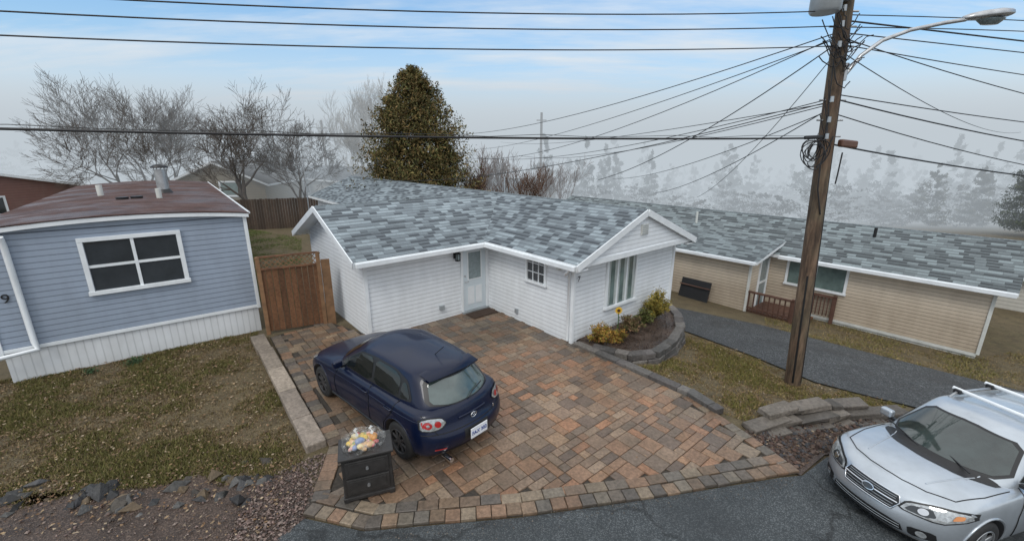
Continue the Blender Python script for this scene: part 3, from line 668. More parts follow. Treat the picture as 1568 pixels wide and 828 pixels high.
arm=[(PX(6)+.1,8.7,6.05),(PX(6)+.35,8.7,6.42),(6.8,8.7,6.68),(7.3,8.72,6.86),(7.9,8.74,6.98),(8.3,8.76,7.04)]
tube('arm',arm,.035,M['metal'],sl_,3)
tube('brace',[(PX(5.7)+.1,8.7,6.0),(PX(6)+.12,8.7,6.3)],.05,M['metal'],sl_,2)
V=[];F=[]
prof=[(0,.05,.05),(.12,.10,.09),(.35,.16,.12),(.6,.17,.13),(.8,.12,.10),(.9,.03,.03)]
LX=8.25
for (s,w,h) in prof:
    for a in range(12):
        t=a/12*2*math.pi; zz=math.sin(t); V.append((LX+s,8.76+w*math.cos(t),7.06+s*.1+(h*zz*.8 if zz>0 else h*.5*zz)))
for i in range(len(prof)-1):
    for a in range(12): F.append((i*12+a,i*12+(a+1)%12,(i+1)*12+(a+1)%12,(i+1)*12+a))
F+= [tuple(range(11,-1,-1)),tuple(range(60,72))]
o=mesh('head',V,F,M['metal'],sl_,smooth=True); fixn(o)
V=[(LX+.5+.26*math.cos(t),8.76+.13*math.sin(t),7.05-.0) for t in np.linspace(0,6.283,16,endpoint=False)]+[(LX+.5+.15*math.cos(t),8.76+.07*math.sin(t),6.96) for t in np.linspace(0,6.283,16,endpoint=False)]
o=mesh('lens',V,[(i,(i+1)%16,16+(i+1)%16,16+i) for i in range(16)]+[tuple(range(16,32))],M['frost'],sl_,smooth=True); fixn(o)
# ---------------------------------------------------------------- wires
def quadwire(P0,P1,P2,n=40):
    P0,P1,P2=map(Vector,(P0,P1,P2)); s1=(P1-P0).xy.length; s2=(P2-P0).xy.length; out=[]
    dirn=(P2-P0)
    for i in range(n+1):
        s=s2*i/n
        z=P0.z*(s-s1)*(s-s2)/(s1*s2)+P1.z*s*(s-s2)/(s1*(s1-s2))+P2.z*s*(s-s1)/(s2*(s2-s1))
        out.append((P0.x+dirn.x*i/n,P0.y+dirn.y*i/n,z))
    return out
def sag(P0,P1,s,n=24):
    P0=Vector(P0);P1=Vector(P1); return [tuple(P0.lerp(P1,i/n)-Vector((0,0,4*s*(i/n)*(1-i/n)))) for i in range(n+1)]
ws=[];rs=[]
def aw(p,r): ws.append(p); rs.append(r*.85)
yl=8.76-.282*(6.1+26)
for (z0,z1,r,xm) in((7.17,6.44,.011,-4.6),(6.92,6.23,.011,-5.7),(6.59,5.98,.011,-5.8),(4.97,4.97,.022,-6.06)):
    aw(quadwire((PX(z0)-.1,8.7,z0),(xm,8.76-.282*(6.1-xm),z1),(-26,yl,z0+ (.3 if z0>5 else .9))),r)
aw([(p[0],p[1],p[2]+.045+.02*math.sin(p[0]*3)) for p in quadwire((PX(5)-.1,8.7,4.97),(-6.06,5.33,4.96),(-26,yl,5.9))],.006)
def rt(zp,zm,r,ym=10.36,xm=11.8,zend=None):
    aw(quadwire((PX(zp)+.1,8.7,zp),(xm,ym,zm),(40,8.76+.282*34,zend if zend else zp-.2)),r)
rt(7.0,6.97,.018); rt(6.9,7.2,.011); rt(6.8,6.75,.012); rt(6.6,6.3,.011); rt(6.7,5.9,.011)
rt(5.75,5.35,.012); rt(5.66,4.95,.016); rt(5.4,4.45,.012); rt(4.85,4.2,.02); rt(7.1,7.4,.011)
for (z0,e,s,r) in ((6.85,(-5.2,30,5.9),.6,.012),(6.8,(-3.0,28,4.4),.8,.011),(6.7,(3.6,18.2,3.6),.35,.013),(6.75,(-3.5,34,4.9),.5,.011),
    (5.7,(-2.2,28,4.4),.5,.011),(5.65,(-8,24,3.3),.6,.012),(5.6,(.5,30,4.5),.5,.011),(5.55,(7.2,22,2.7),.3,.012),(5.5,(6.0,26,3.2),.35,.011),(6.6,(9,21,2.6),.4,.01),
    (5.6,(30,45,6),.5,.012),(6.5,(34,30,6),.5,.011),(5.62,(-1,40,5.6),.4,.011)):
    aw(sag((PX(z0),8.7,z0),e,s),r)
tube('power_lines',ws,rs,M['wire'],None,1)
for (x,y,h) in((3,46,8.6),(-13,42,9.5),(-19,45,7.8)):
    e=empty('distant_utility_pole',(x,y,float(H(x,y)))); tube('shaft',[(0,0,0),(0,0,h-float(H(x,y)))],[.16,.12],M['pole'],e,2); box('crossarm',(-.5,-.05,h-float(H(x,y))-.8),(.5,.05,h-float(H(x,y))-.7),M['pole'],e)
# ---------------------------------------------------------------- bare trees
M['bark']=simple('bark_grey',(.10,.082,.068),.9,var=.3,nscale=4)
M['birch']=simple('bark_birch',(.40,.38,.35),.85,var=.35,nscale=5)
M['twigbrown']=simple('twig_brown',(.13,.075,.05),.9,var=.3,nscale=2)
def bare_tree(name,loc,h,spread,mat,seed,stems=1,levels=5,up=.35,tr=.16,br=(3,4),mn_r=.009):
    R=random.Random(seed); P=[];Rd=[]
    def grow(p,d,L,r,lv):
        n=4 if lv>3 else 6; pts=[tuple(p)]; rad=[r]; q=Vector(p)
        dd=Vector(d); re=max(mn_r*.8,r*.45)
        for i in range(n):
            dd=(dd+Vector((R.gauss(0,.12),R.gauss(0,.12),R.gauss(0,.07)+.06*up))).normalized(); q=q+dd*(L/n); pts.append(tuple(q)); rad.append(r+(re-r)*(i+1)/n)
        P.append(pts);Rd.append(rad)
        if lv>=levels: return
        k=R.randint(*br)
        for i in range(k):
            f=.97 if i==0 else R.uniform(.3,.95); j=min(n,max(1,int(f*n+.5))); b=Vector(pts[j])
            az=R.uniform(0,6.283); tilt=(R.uniform(.35,.9) if i else R.uniform(.1,.35))*spread
            side=dd.orthogonal().normalized(); side.rotate(Matrix.Rotation(az,3,dd))
            nd=(dd*math.cos(tilt)+side*math.sin(tilt)+Vector((0,0,up*.35))).normalized()
            grow(b,nd,L*R.uniform(.6,.82),max(mn_r,rad[j]*R.uniform(.5,.72)),lv+1)
    for s in range(stems):
        az=R.uniform(0,6.28); t=0 if stems==1 else R.uniform(.15,.45)
        grow(Vector((R.uniform(-.15,.15)*stems,R.uniform(-.15,.15)*stems,0)),Vector((math.cos(az)*t,math.sin(az)*t,1)).normalized(),h*.33,tr,0)
    mz=max(max(q[2] for q in p) for p in P); k=h/mz
    P=[[ (q[0]*k,q[1]*k,q[2]*k) for q in p] for p in P]
    o=tube(name,P,Rd,mat,None,0); o.location=loc; return o
bare_tree('bare_maple_tree',(-29,34,0),10.4,1.0,M['bark'],3,stems=3,levels=6,tr=.17)
bare_tree('bare_maple_tree',(-25,33,0),9.6,1.0,M['bark'],5,stems=2,levels=6,tr=.15)
bare_tree('bare_apple_tree',(-18.4,30,0),9.6,1.1,M['bark'],9,stems=2,levels=6,tr=.22)
bare_tree('bare_apple_tree',(-15.2,31,0),7.4,1.1,M['bark'],15,stems=2,levels=6,tr=.16)
bare_tree('birch_tree',(-12.6,37,0),11.5,.8,M['birch'],12,stems=2,levels=6,tr=.16,up=.7)
bare_tree('bare_alder_tree',(-1.5,34,-.5),6.0,1.0,M['twigbrown'],21,stems=6,levels=4,tr=.09,up=.8,mn_r=.012)
bare_tree('bare_alder_tree',(3.0,36,-.8),5.4,1.0,M['twigbrown'],22,stems=6,levels=4,tr=.09,up=.8,mn_r=.012)
bare_tree('bare_alder_tree',(-2.8,29,-.3),4.8,1.0,M['twigbrown'],23,stems=6,levels=4,tr=.08,up=.8,mn_r=.012)
bare_tree('bare_alder_tree',(.8,30,-.3),4.6,1.0,M['twigbrown'],26,stems=6,levels=4,tr=.08,up=.8,mn_r=.012)
bare_tree('bare_alder_tree',(-22,42,0),7,1.0,M['bark'],24,stems=4,levels=4,tr=.1,up=.8)
# ---------------------------------------------------------------- conifers
M['needle']=colattr('needles',.8,.3,1.2,0,10,spec=.2)
def conifer(V,F,C,loc,h,rad,n,pal2,seed,leaf=.16,rag=.28,z0=.06,power=.8,narrow=.12,prof=None):
    R=np.random.default_rng(seed); x0,y0,zb_=loc
    nb=max(30,n//55)
    bz=R.random(nb)**1.15; baz=R.uniform(0,6.283,nb)
    if prof: bl=np.interp(bz,*zip(*prof))
    else:
        bl=(1-bz)**power+narrow*.3; bl=bl*np.minimum(1,.65+bz*3)
    bl=bl*rad*R.uniform(1-rag,1+rag,nb); bc=R.uniform(.5,1.4,nb)
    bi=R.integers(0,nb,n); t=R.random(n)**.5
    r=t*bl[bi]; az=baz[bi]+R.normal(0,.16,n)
    cz=zb_+h*(z0+(1-z0)*bz[bi])+R.normal(0,h*.014,n)-t*bl[bi]*.10+ (t**2)*bl[bi]*.25
    cx=x0+r*np.cos(az); cy=y0+r*np.sin(az)
    s=leaf*R.uniform(.5,1.3,n)
    d1=R.normal(size=(n,3)); d1/=np.linalg.norm(d1,axis=1)[:,None]; d2=R.normal(size=(n,3)); d2/=np.linalg.norm(d2,axis=1)[:,None]
    c=np.stack([cx,cy,cz],-1); b0=len(V)
    tri=np.stack([c+d1*s[:,None],c-d1*s[:,None]*.6+d2*s[:,None]*.35,c-d1*s[:,None]*.6-d2*s[:,None]*.35],1).reshape(-1,3)
    V+=tri.tolist(); F+=(np.arange(n*3).reshape(-1,3)+b0).tolist()
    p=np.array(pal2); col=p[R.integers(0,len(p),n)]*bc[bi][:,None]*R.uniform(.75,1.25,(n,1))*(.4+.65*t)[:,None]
    C+=col.tolist()
V=[];F=[];C=[]
cpal=[(.14,.11,.038),(.095,.092,.032),(.17,.12,.045),(.075,.08,.028),(.15,.10,.042)]
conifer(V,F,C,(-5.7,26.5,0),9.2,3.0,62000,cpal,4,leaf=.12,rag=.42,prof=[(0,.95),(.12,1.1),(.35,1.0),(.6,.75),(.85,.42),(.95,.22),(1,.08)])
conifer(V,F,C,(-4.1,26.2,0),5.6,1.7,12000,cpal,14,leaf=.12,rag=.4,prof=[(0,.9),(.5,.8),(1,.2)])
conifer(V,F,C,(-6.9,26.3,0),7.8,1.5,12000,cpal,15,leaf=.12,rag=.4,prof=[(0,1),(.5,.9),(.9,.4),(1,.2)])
ct=empty('cedar_tree'); mesh('foliage',V,F,M['needle'],ct,cols=C); tube('trunk',[(-5.7,26.5,-.1),(-5.7,26.5,8.8)],[.28,.03],M['bark'],ct,3)
for k in range(30):
    a=k*2.4; z=1+k*.24; rr=2.6*(1-z/9.4)
    tube('limb',[(-5.7,26.5,z),(-5.7+rr*math.cos(a),26.5+rr*math.sin(a),z+.2)],[.05,.012],M['bark'],ct,0)
V=[];F=[];C=[]; R=random.Random(5)
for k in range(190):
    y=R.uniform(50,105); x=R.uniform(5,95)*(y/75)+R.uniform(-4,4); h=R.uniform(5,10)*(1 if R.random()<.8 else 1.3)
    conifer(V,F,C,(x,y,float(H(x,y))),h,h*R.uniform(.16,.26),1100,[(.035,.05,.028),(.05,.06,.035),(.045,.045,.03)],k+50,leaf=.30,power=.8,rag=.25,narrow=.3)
for k in range(110):
    y=R.uniform(42,72); x=R.uniform(-5,85)*(y/65); h=R.uniform(2.5,5)
    conifer(V,F,C,(x,y,float(H(x,y))),h,h*.6,700,[(.07,.055,.045),(.06,.055,.04)],k+250,leaf=.2,power=.4,rag=.5)
for k in range(40):
    y=R.uniform(60,90); x=R.uniform(-85,5); h=R.uniform(6,9)
    conifer(V,F,C,(x,y,float(H(x,y))),h,h*.35,800,[(.06,.06,.045),(.05,.06,.035)],k+350,leaf=.35,power=.5)
for k in range(14):
    x=R.uniform(38,60); y=R.uniform(36,44); h=R.uniform(4.5,6.5)
    conifer(V,F,C,(x,y,float(H(x,y))),h,h*.26,3500,[(.045,.05,.025),(.06,.06,.03),(.09,.075,.04)],k+450,leaf=.15,power=.8,narrow=.3)
mesh('distant_trees',V,F,M['needle'],cols=C)
V=[];F=[];C=[]
conifer(V,F,C,(37.5,31,float(H(37.5,31))),7.2,1.8,16000,[(.035,.05,.022),(.05,.055,.025)],777,leaf=.12,power=.8,narrow=.3)
mesh('spruce_tree',V,F,M['needle'],cols=C)
# ---------------------------------------------------------------- shrubs
def shrub(name,c,r,h,n,pal2,seed,leaf=.035):
    R=np.random.default_rng(seed); nb=40
    th_=R.uniform(0,6.283,nb); el=R.uniform(.15,1.5,nb); ln=R.uniform(.65,1.1,nb)
    bi=R.integers(0,nb,n); t=R.random(n)**.6
    x=c[0]+np.cos(th_[bi])*np.cos(el[bi])*ln[bi]*t*r+R.normal(0,r*.09,n); y=c[1]+np.sin(th_[bi])*np.cos(el[bi])*ln[bi]*t*r+R.normal(0,r*.09,n)
    z=c[2]+np.sin(el[bi])*ln[bi]*t*h+R.normal(0,h*.05,n)+.03
    s=leaf*R.uniform(.6,1.4,n); d1=R.normal(size=(n,3)); d1/=np.linalg.norm(d1,axis=1)[:,None]; d2=R.normal(size=(n,3)); d2/=np.linalg.norm(d2,axis=1)[:,None]
    cc=np.stack([x,y,z],-1)
    tri=np.stack([cc+d1*s[:,None],cc-d1*s[:,None]*.5+d2*s[:,None]*.5,cc-d1*s[:,None]*.5-d2*s[:,None]*.5],1).reshape(-1,3)
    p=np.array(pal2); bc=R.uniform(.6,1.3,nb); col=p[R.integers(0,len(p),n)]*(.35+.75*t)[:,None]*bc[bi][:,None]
    return mesh(name,tri.tolist(),np.arange(n*3).reshape(-1,3).tolist(),M['needle'],cols=col.tolist())
yel=[(.34,.25,.05),(.40,.22,.05),(.22,.2,.05),(.30,.14,.05)]
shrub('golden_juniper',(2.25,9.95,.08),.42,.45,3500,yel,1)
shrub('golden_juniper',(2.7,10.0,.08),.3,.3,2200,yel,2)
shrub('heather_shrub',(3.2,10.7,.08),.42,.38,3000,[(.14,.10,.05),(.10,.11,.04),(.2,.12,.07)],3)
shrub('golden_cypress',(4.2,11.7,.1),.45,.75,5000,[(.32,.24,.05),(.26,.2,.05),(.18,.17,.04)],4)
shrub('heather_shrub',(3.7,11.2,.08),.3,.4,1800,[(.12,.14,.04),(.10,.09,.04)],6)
shrub('daffodil_shoots',(-8.7,8.95,0),.3,.13,350,[(.06,.11,.05),(.08,.12,.06)],8,.025)
shrub('daffodil_shoots',(-9.3,8.5,0),.22,.11,250,[(.06,.11,.05),(.08,.12,.06)],9,.025)
sf=empty('garden_sunflower',(2.85,10.75,.08))
tube('stalk',[(0,0,0),(.02,0,.3),(0,0,.52)],.012,simple('stalk',(.05,.12,.03),.6),sf,1)
V=[(0,-.03,.56)];F=[]
for i in range(32):
    a=i/32*6.283; r_=.12 if i%2 else .075; V.append((r_*math.cos(a),-.02,.56+r_*math.sin(a)))
for i in range(32): F.append((0,1+i,1+(i+1)%32))
mesh('petals',V,F,simple('sun_petals',(.75,.45,.02),.5),sf)
mesh('core',[(.045*math.cos(a),-.035,.56+.045*math.sin(a)) for a in np.linspace(0,6.283,14,endpoint=False)],[tuple(range(14))],simple('sun_core',(.08,.03,.01),.8),sf)
# ---------------------------------------------------------------- cabinet + bag
cb=empty('nightstand',(-2.05,5.12,.06),math.radians(20)); cb.scale=(1.12,1.05,1.05)
M['cab']=simple('cabinet_paint',(.028,.026,.025),.42,var=.3,nscale=9,bump=.002)
box('body',(-.29,-.2,.06),(.29,.2,.64),M['cab'],cb,.01); box('top',(-.32,-.23,.642),(.32,.23,.675),M['cab'],cb,.01)
box('plinth',(-.305,-.215,.02),(.305,.215,.075),M['cab'],cb,.01)
for k in range(2):
    box('drawer',(-.25,-.222,.12+k*.26),(.25,-.2,.35+k*.26),M['cab'],cb,.008); box('drawer_panel',(-.21,-.228,.15+k*.26),(.21,-.221,.32+k*.26),M['cab'],cb,.006)
    tube('knob',[(0,-.225,.235+k*.26),(0,-.255,.235+k*.26)],.018,M['metal'],cb,3)
for (x,y) in((-.27,-.18),(.27,-.18),(-.27,.18),(.27,.18)): box('foot',(x-.03,y-.03,-.01),(x+.03,y+.03,.03),M['cab'],cb)
bg=empty('plastic_bag',(-2.08,5.14,.80),.3)
bcol=[(.62,.43,.08),(.66,.48,.12),(.58,.27,.07),(.5,.12,.12),(.2,.33,.15),(.6,.5,.26),(.66,.55,.3),(.6,.38,.2),(.22,.27,.42),(.66,.4,.36)]
pm=[simple('packet_%d'%k,c,.35,var=.2,nscale=25) for k,c in enumerate(bcol)]
for k in range(46):
    a=random.uniform(0,6.28); rr=random.uniform(0,1)**.5; px,py=.19*rr*math.cos(a),.14*rr*math.sin(a); pz=random.uniform(-.02,.15)*(1.15-rr)
    bm=bmesh.new(); bmesh.ops.create_icosphere(bm,subdivisions=2,radius=1)
    sx,sy_,sz=random.uniform(.045,.08),random.uniform(.035,.05),random.uniform(.03,.045); Rm=Matrix.Rotation(random.uniform(0,3),3,'Z')@Matrix.Rotation(random.uniform(-.6,.6),3,'X')
    for v in bm.verts: v.co=Rm@Vector((v.co.x*sx,v.co.y*sy_,v.co.z*sz))*(1+.15*mn.noise(v.co*3+Vector((k,0,0))))+Vector((px,py,pz))
    me=bpy.data.meshes.new('packet'); bm.to_mesh(me); bm.free(); me.materials.append(random.choice(pm)); me.polygons.foreach_set('use_smooth',[True]*len(me.polygons)); link(bpy.data.objects.new('packet',me),bg)
m,t,b=newmat('plastic_film'); b.inputs['Base Color'].default_value=(.7,.7,.68,1); b.inputs['Roughness'].default_value=.2
o_=t.n.new('ShaderNodeTexCoord').outputs['Object']; nn_=t.noise(16,5,.7,o_)
t.link(t.ramp(nn_,[(.46,.04),(.60,.25),(.72,.8)]),b.inputs['Alpha']); t.link(t.bump(nn_,.04),b.inputs['Normal']); film=m
bm=bmesh.new(); bmesh.ops.create_icosphere(bm,subdivisions=5,radius=1)
for v in bm.verts:
    p=v.co.copy(); n_=mn.noise(p*2.1)*.22+mn.noise(p*5)*.12+abs(mn.noise(p*11))*.08
    v.co=p*(1+n_); v.co.x*=.27; v.co.y*=.20; v.co.z*=.20
    if v.co.z<-.05: v.co.z=-.05+ (v.co.z+.05)*.15
me=bpy.data.meshes.new('film'); bm.to_mesh(me); bm.free(); me.materials.append(film); me.polygons.foreach_set('use_smooth',[True]*len(me.polygons)); link(bpy.data.objects.new('film',me),bg)
bw_=simple('bag_white',(.6,.6,.58),.3)
for s in(-1,1):
    V=[];F=[]
    for i in range(9):
        t=i/8; V+=[(s*.1+.02*math.sin(i*2.2),-.03+.01*i,.14+.10*math.sin(math.pi*t)),(s*.1+.03+.02*math.sin(i*1.7),-.05+.015*i,.13+.08*math.sin(math.pi*t))]
    for i in range(8): F.append((2*i,2*i+1,2*i+3,2*i+2))
    mesh('handle',V,F,bw_,bg,smooth=True)
# ---------------------------------------------------------------- cars
def paint(name,col,metal,rough,dirtk=.25,coat=1.0,spec=.5):
    m,t,b=newmat(name); p=t.n.new('ShaderNodeTexCoord').outputs['Object']
    n=t.noise(2.5,5,.6,p); c=t.mix(1,c4(col),t.ramp(n,[(.3,.88),(.7,1.1)]),'MULTIPLY')
    dz=t.xyz(p)[2]; dirt=t.math('MULTIPLY',t.ramp(t.math('ADD',dz,t.math('MULTIPLY',t.noise(6,5,.7,p),.3)),[(.3,1),(.7,0)]),dirtk)
    c=t.mix(dirt,c,(.09,.08,.07,1))
    t.link(c,b.inputs['Base Color']); b.inputs['Metallic'].default_value=metal; b.inputs['Specular IOR Level'].default_value=spec
    t.link(t.math('ADD',rough,t.math('MULTIPLY',dirt,.5)),b.inputs['Roughness'])
    b.inputs['Coat Weight'].default_value=coat; b.inputs['Coat Roughness'].default_value=.03
    v=t.n.new('ShaderNodeTexVoronoi'); v.inputs['Scale'].default_value=120; t.link(p,v.inputs['Vector'])
    t.link(t.bump(t.ramp(v.outputs['Distance'],[(0,1),(.25,0)]),.0006,.25),b.inputs['Coat Normal'])
    return m
def carshell(levels,J,I,crown):
    V=[];rings=[]
    js=list(range(-J,J+1))
    def P(l,x,y,j,end):
        z=float(np.interp(x,*zip(*l['Z'])))
        if end: z+=l.get('cr',crown)*(1-(j/J)**2)
        return (x,y,z)
    for l in levels:
        ring=[]
        wr=float(np.interp(l['xrc'],*zip(*l['W']))); wf=float(np.interp(l['xfc'],*zip(*l['W'])))
        for j in js:
            f=abs(j/J); ring.append(P(l,l['xr']+(l['xrc']-l['xr'])*f**2.6,wr*j/J,j,True))
        for i in range(1,I):
            x=l['xrc']+(l['xfc']-l['xrc'])*i/I; ring.append(P(l,x,float(np.interp(x,*zip(*l['W']))),J,False))
        for j in reversed(js):
            f=abs(j/J); ring.append(P(l,l['xf']+(l['xfc']-l['xf'])*f**2.6,wf*j/J,j,True))
        for i in range(I-1,0,-1):
            x=l['xrc']+(l['xfc']-l['xrc'])*i/I; ring.append(P(l,x,-float(np.interp(x,*zip(*l['W']))),J,False))
        rings.append([len(V)+k for k in range(len(ring))]); V+=ring
    F=[]; n=len(rings[0])
    for a,b in zip(rings[:-1],rings[1:]):
        for k in range(n): F.append((a[k],a[(k+1)%n],b[(k+1)%n],b[k]))
    def cap(ri,l,flip,cr):
        ring=rings[ri]; g={}; nj=2*J+1
        for jj,j in enumerate(js):
            g[(0,j)]=ring[jj]; g[(I,j)]=ring[nj+I-1+ (nj-1-jj)]
        for i in range(1,I):
            g[(i,J)]=ring[nj+i-1]; g[(i,-J)]=ring[nj+I-1+nj+(I-1-i)]
            pl=V[g[(i,J)]]
            for j in js[1:-1]:
                f=j/J
                xr0=V[g[(0,j)]][0]; xf0=V[g[(I,j)]][0]; x=(xr0+(xf0-xr0)*i/I)*.5+pl[0]*.5
                z=float(np.interp(x,*zip(*l['Z'])))+cr*(1-f*f)
                g[(i,j)]=len(V); V.append((x,pl[1]*f,z))
        for i in range(I):
            for j in js[:-1]:
                f=(g[(i,j)],g[(i+1,j)],g[(i+1,j+1)],g[(i,j+1)]); F.append(f if not flip else f[::-1])
    cap(len(levels)-1,levels[-1],False,levels[-1].get('cr',crown))
    cap(0,levels[0],True,levels[0].get('cr',0))
    return V,F
def build_shell(name,levels,J,I,crown,mat,parent,sub=3,cuts=None):
    V,F=carshell(levels,J,I,crown)
    o=mesh(name,V,F,mat,None,smooth=True); fixn(o)
    md=o.modifiers.new('s','SUBSURF'); md.levels=sub; md.render_levels=sub
    cutobs=[]
    if cuts:
        for (x,z,r,y0,y1) in cuts:
            bm=bmesh.new(); bmesh.ops.create_cone(bm,cap_ends=True,segments=40,radius1=r,radius2=r,depth=abs(y1-y0))
            bmesh.ops.rotate(bm,verts=bm.verts,matrix=Matrix.Rotation(math.pi/2,3,'X')); bmesh.ops.translate(bm,verts=bm.verts,vec=(x,(y0+y1)/2,z))
            me=bpy.data.meshes.new('cut'); bm.to_mesh(me); bm.free(); me.materials.append(M['black']); co=bpy.data.objects.new('cut',me); COL.objects.link(co); cutobs.append(co)
            md=o.modifiers.new('c','BOOLEAN'); md.operation='DIFFERENCE'; md.object=co; md.solver='EXACT'
            try: md.material_mode='TRANSFER'
            except Exception: pass
    dg=bpy.context.evaluated_depsgraph_get(); dg.update()
    me=bpy.data.meshes.new_from_object(o.evaluated_get(dg))
    o.modifiers.clear(); o.data=me
    for c in cutobs: bpy.data.objects.remove(c)
    me.polygons.foreach_set('use_smooth',[True]*len(me.polygons))
    o.parent=parent
    return o
def bvh_of(obs):
    V=[];F=[]
    for o in obs:
        n=len(V); V+=[v.co.copy() for v in o.data.vertices]; F+=[tuple(n+i for i in p.vertices) for p in o.data.polygons]
    return BVHTree.FromPolygons(V,F)
AX={'L':lambda a,b:(Vector((a,3,b)),Vector((0,-1,0))),'R':lambda a,b:(Vector((a,-3,b)),Vector((0,1,0))),
    'B':lambda a,b:(Vector((-5,a,b)),Vector((1,0,0))),'F':lambda a,b:(Vector((5,a,b)),Vector((-1,0,0))),'T':lambda a,b:(Vector((a,b,4)),Vector((0,0,-1)))}
def patch(bv,name,poly,ax,mat,parent,off=.004,step=.05,th=0):
    bm=polygrid(poly,step)
    for v in bm.verts:
        o,d=AX[ax](v.co.x,v.co.y); h=bv.ray_cast(o,d)
        if h[0] is None: h=bv.find_nearest(o+d*2.2)
        n=h[1]; n=n if n.dot(d)<0 else -n
        v.co=h[0]-d*off*.6+n*off*.6
    bmesh.ops.recalc_face_normals(bm,faces=bm.faces[:])
    d=AX[ax](0,0)[1]
    s=sum(f.normal.dot(d)*f.calc_area() for f in bm.faces)
    if s>0: bmesh.ops.reverse_faces(bm,faces=bm.faces[:])
    me=bpy.data.meshes.new(name); bm.to_mesh(me); bm.free(); me.materials.append(mat)
    me.polygons.foreach_set('use_smooth',[True]*len(me.polygons)); return link(bpy.data.objects.new(name,me),parent)
def seam(bv,name,pts,ax,mat,parent,w=.008,off=.003,closed=False):
    if closed: pts=pts+[pts[0]]
    P=[]
    for a,b in zip(pts[:-1],pts[1:]):
        L=math.dist(a,b); n=max(1,int(L/.05))
        for i in range(n): P.append((a[0]+(b[0]-a[0])*i/n,a[1]+(b[1]-a[1])*i/n))
    P.append(pts[-1]); Q=[]
    for p in P:
        o,d=AX[ax](*p); h=bv.ray_cast(o,d)
        if h[0] is None: continue
        Q.append(tuple(h[0]-d*off))
    if len(Q)>1: return tube(name,Q,w/2,mat,parent,1)
def sm(poly,it=1):
    for _ in range(it):
        o=[]
        n=len(poly)
        for i in range(n):
            a=poly[i];b=poly[(i+1)%n]; o+=[(a[0]*.85+b[0]*.15,a[1]*.85+b[1]*.15),(a[0]*.15+b[0]*.85,a[1]*.15+b[1]*.85)]
        poly=o
    return poly
def circ(cx,cz,rx,rz_=None,n=18): return [(cx+rx*math.cos(a),cz+(rz_ or rx)*math.sin(a)) for a in np.linspace(0,6.2832,n,endpoint=False)]
def wheel(parent,name,x,y,r,side,rimmat,spokes=5,w=.2,turn=0):
    e=empty(name,(x,y,r),0,parent); e.rotation_euler=(0,0,turn)
    prof=[(r*.62,-.5),(r*.66,-.5),(r*.80,-.52),(r*.93,-.47),(r*.985,-.36),(r,-.15),(r,.15),(r*.985,.36),(r*.93,.47),(r*.80,.52),(r*.66,.5),(r*.62,.5)]
    V=[];F=[];N=40
    for k in range(N):
        a=2*math.pi*k/N
        for (rr,t) in prof: V.append((rr*math.cos(a),t*w,rr*math.sin(a)))
    m=len(prof)
    for k in range(N):
        for i in range(m-1): F.append((k*m+i,k*m+i+1,((k+1)%N)*m+i+1,((k+1)%N)*m+i))
    mesh('tyre',V,F,M['rubber'],e,smooth=True)
    prof=[(r*.64,.5),(r*.62,.46),(r*.60,.30),(r*.58,.0),(.0,-.0)]
    V=[];F=[]
    for k in range(N):
        a=2*math.pi*k/N
        for (rr,t) in prof: V.append((rr*math.cos(a),side*t*w,rr*math.sin(a)))
    m=len(prof)
    for k in range(N):
        for i in range(m-1): F.append((k*m+i,k*m+i+1,((k+1)%N)*m+i+1,((k+1)%N)*m+i))
    mesh('rim_dish',V,F,M['black'],e,smooth=True)
    tube('rim_lip',[(r*.63*math.cos(a),side*w*.47,r*.63*math.sin(a)) for a in np.linspace(0,2*math.pi,40,endpoint=False)],.012,rimmat,e,2,cyc=True)
    for k in range(spokes):
        a=2*math.pi*k/spokes+.3; d=Vector((math.cos(a),0,math.sin(a)))
        obox('spoke',d*r*.34+Vector((0,side*w*.38,0)),(d,(0,1,0),d.cross(Vector((0,1,0)))),(r*.56,.03,.075 if spokes<7 else .045),rimmat,e,.01)
    tube('hub',[(0,side*w*.3,0),(0,side*w*.46,0)],.06,rimmat,e,4)
    return e
M['lamp_red']=simple('lamp_red',(.35,.01,.012),.08,var=.2,coat=1)
M['lamp_clear']=simple('lamp_clear',(.42,.44,.45),.08,metal=.5,var=.4,nscale=25,coat=1)
M['lamp_amber']=simple('lamp_amber',(.55,.20,.05),.12,var=.1,coat=1)
M['chrome']=simple('chrome',(.75,.76,.78),.12,metal=1,var=.05)
M['carglass']=simple('car_glass',(.010,.013,.014),.03,var=.3,nscale=2,spec=.5)
M['rearglass']=simple('car_glass_rear',(.06,.085,.08),.04,var=.4,nscale=3,spec=1.0,coat=.3)
M['windglass']=simple('car_windshield_glass',(.03,.042,.04),.04,var=.5,nscale=2.5,spec=.9,coat=.2)
M['plate']=simple('plate_white',(.75,.77,.8),.35,var=.03)
M['plateblue']=simple('plate_blue',(.02,.05,.25),.4)
M['seam']=simple('panel_gap',(.004,.004,.005),.6)
car1=empty('blue_hatchback_car',(-2.16,7.24,.055)); car1.rotation_euler=(0,0,math.atan2(.676,-.737))
navy=paint('navy_paint',(.0025,.0065,.026),.0,.35,.12,.38,.25)
Wb=[(-2.25,.60),(-2.0,.80),(-1.75,.855),(-1.3,.88),(-.6,.86),(.3,.86),(1.2,.88),(1.7,.855),(1.95,.78),(2.2,.56)]
def Ws(k,d=0): return [(x,w*k+d) for x,w in Wb]
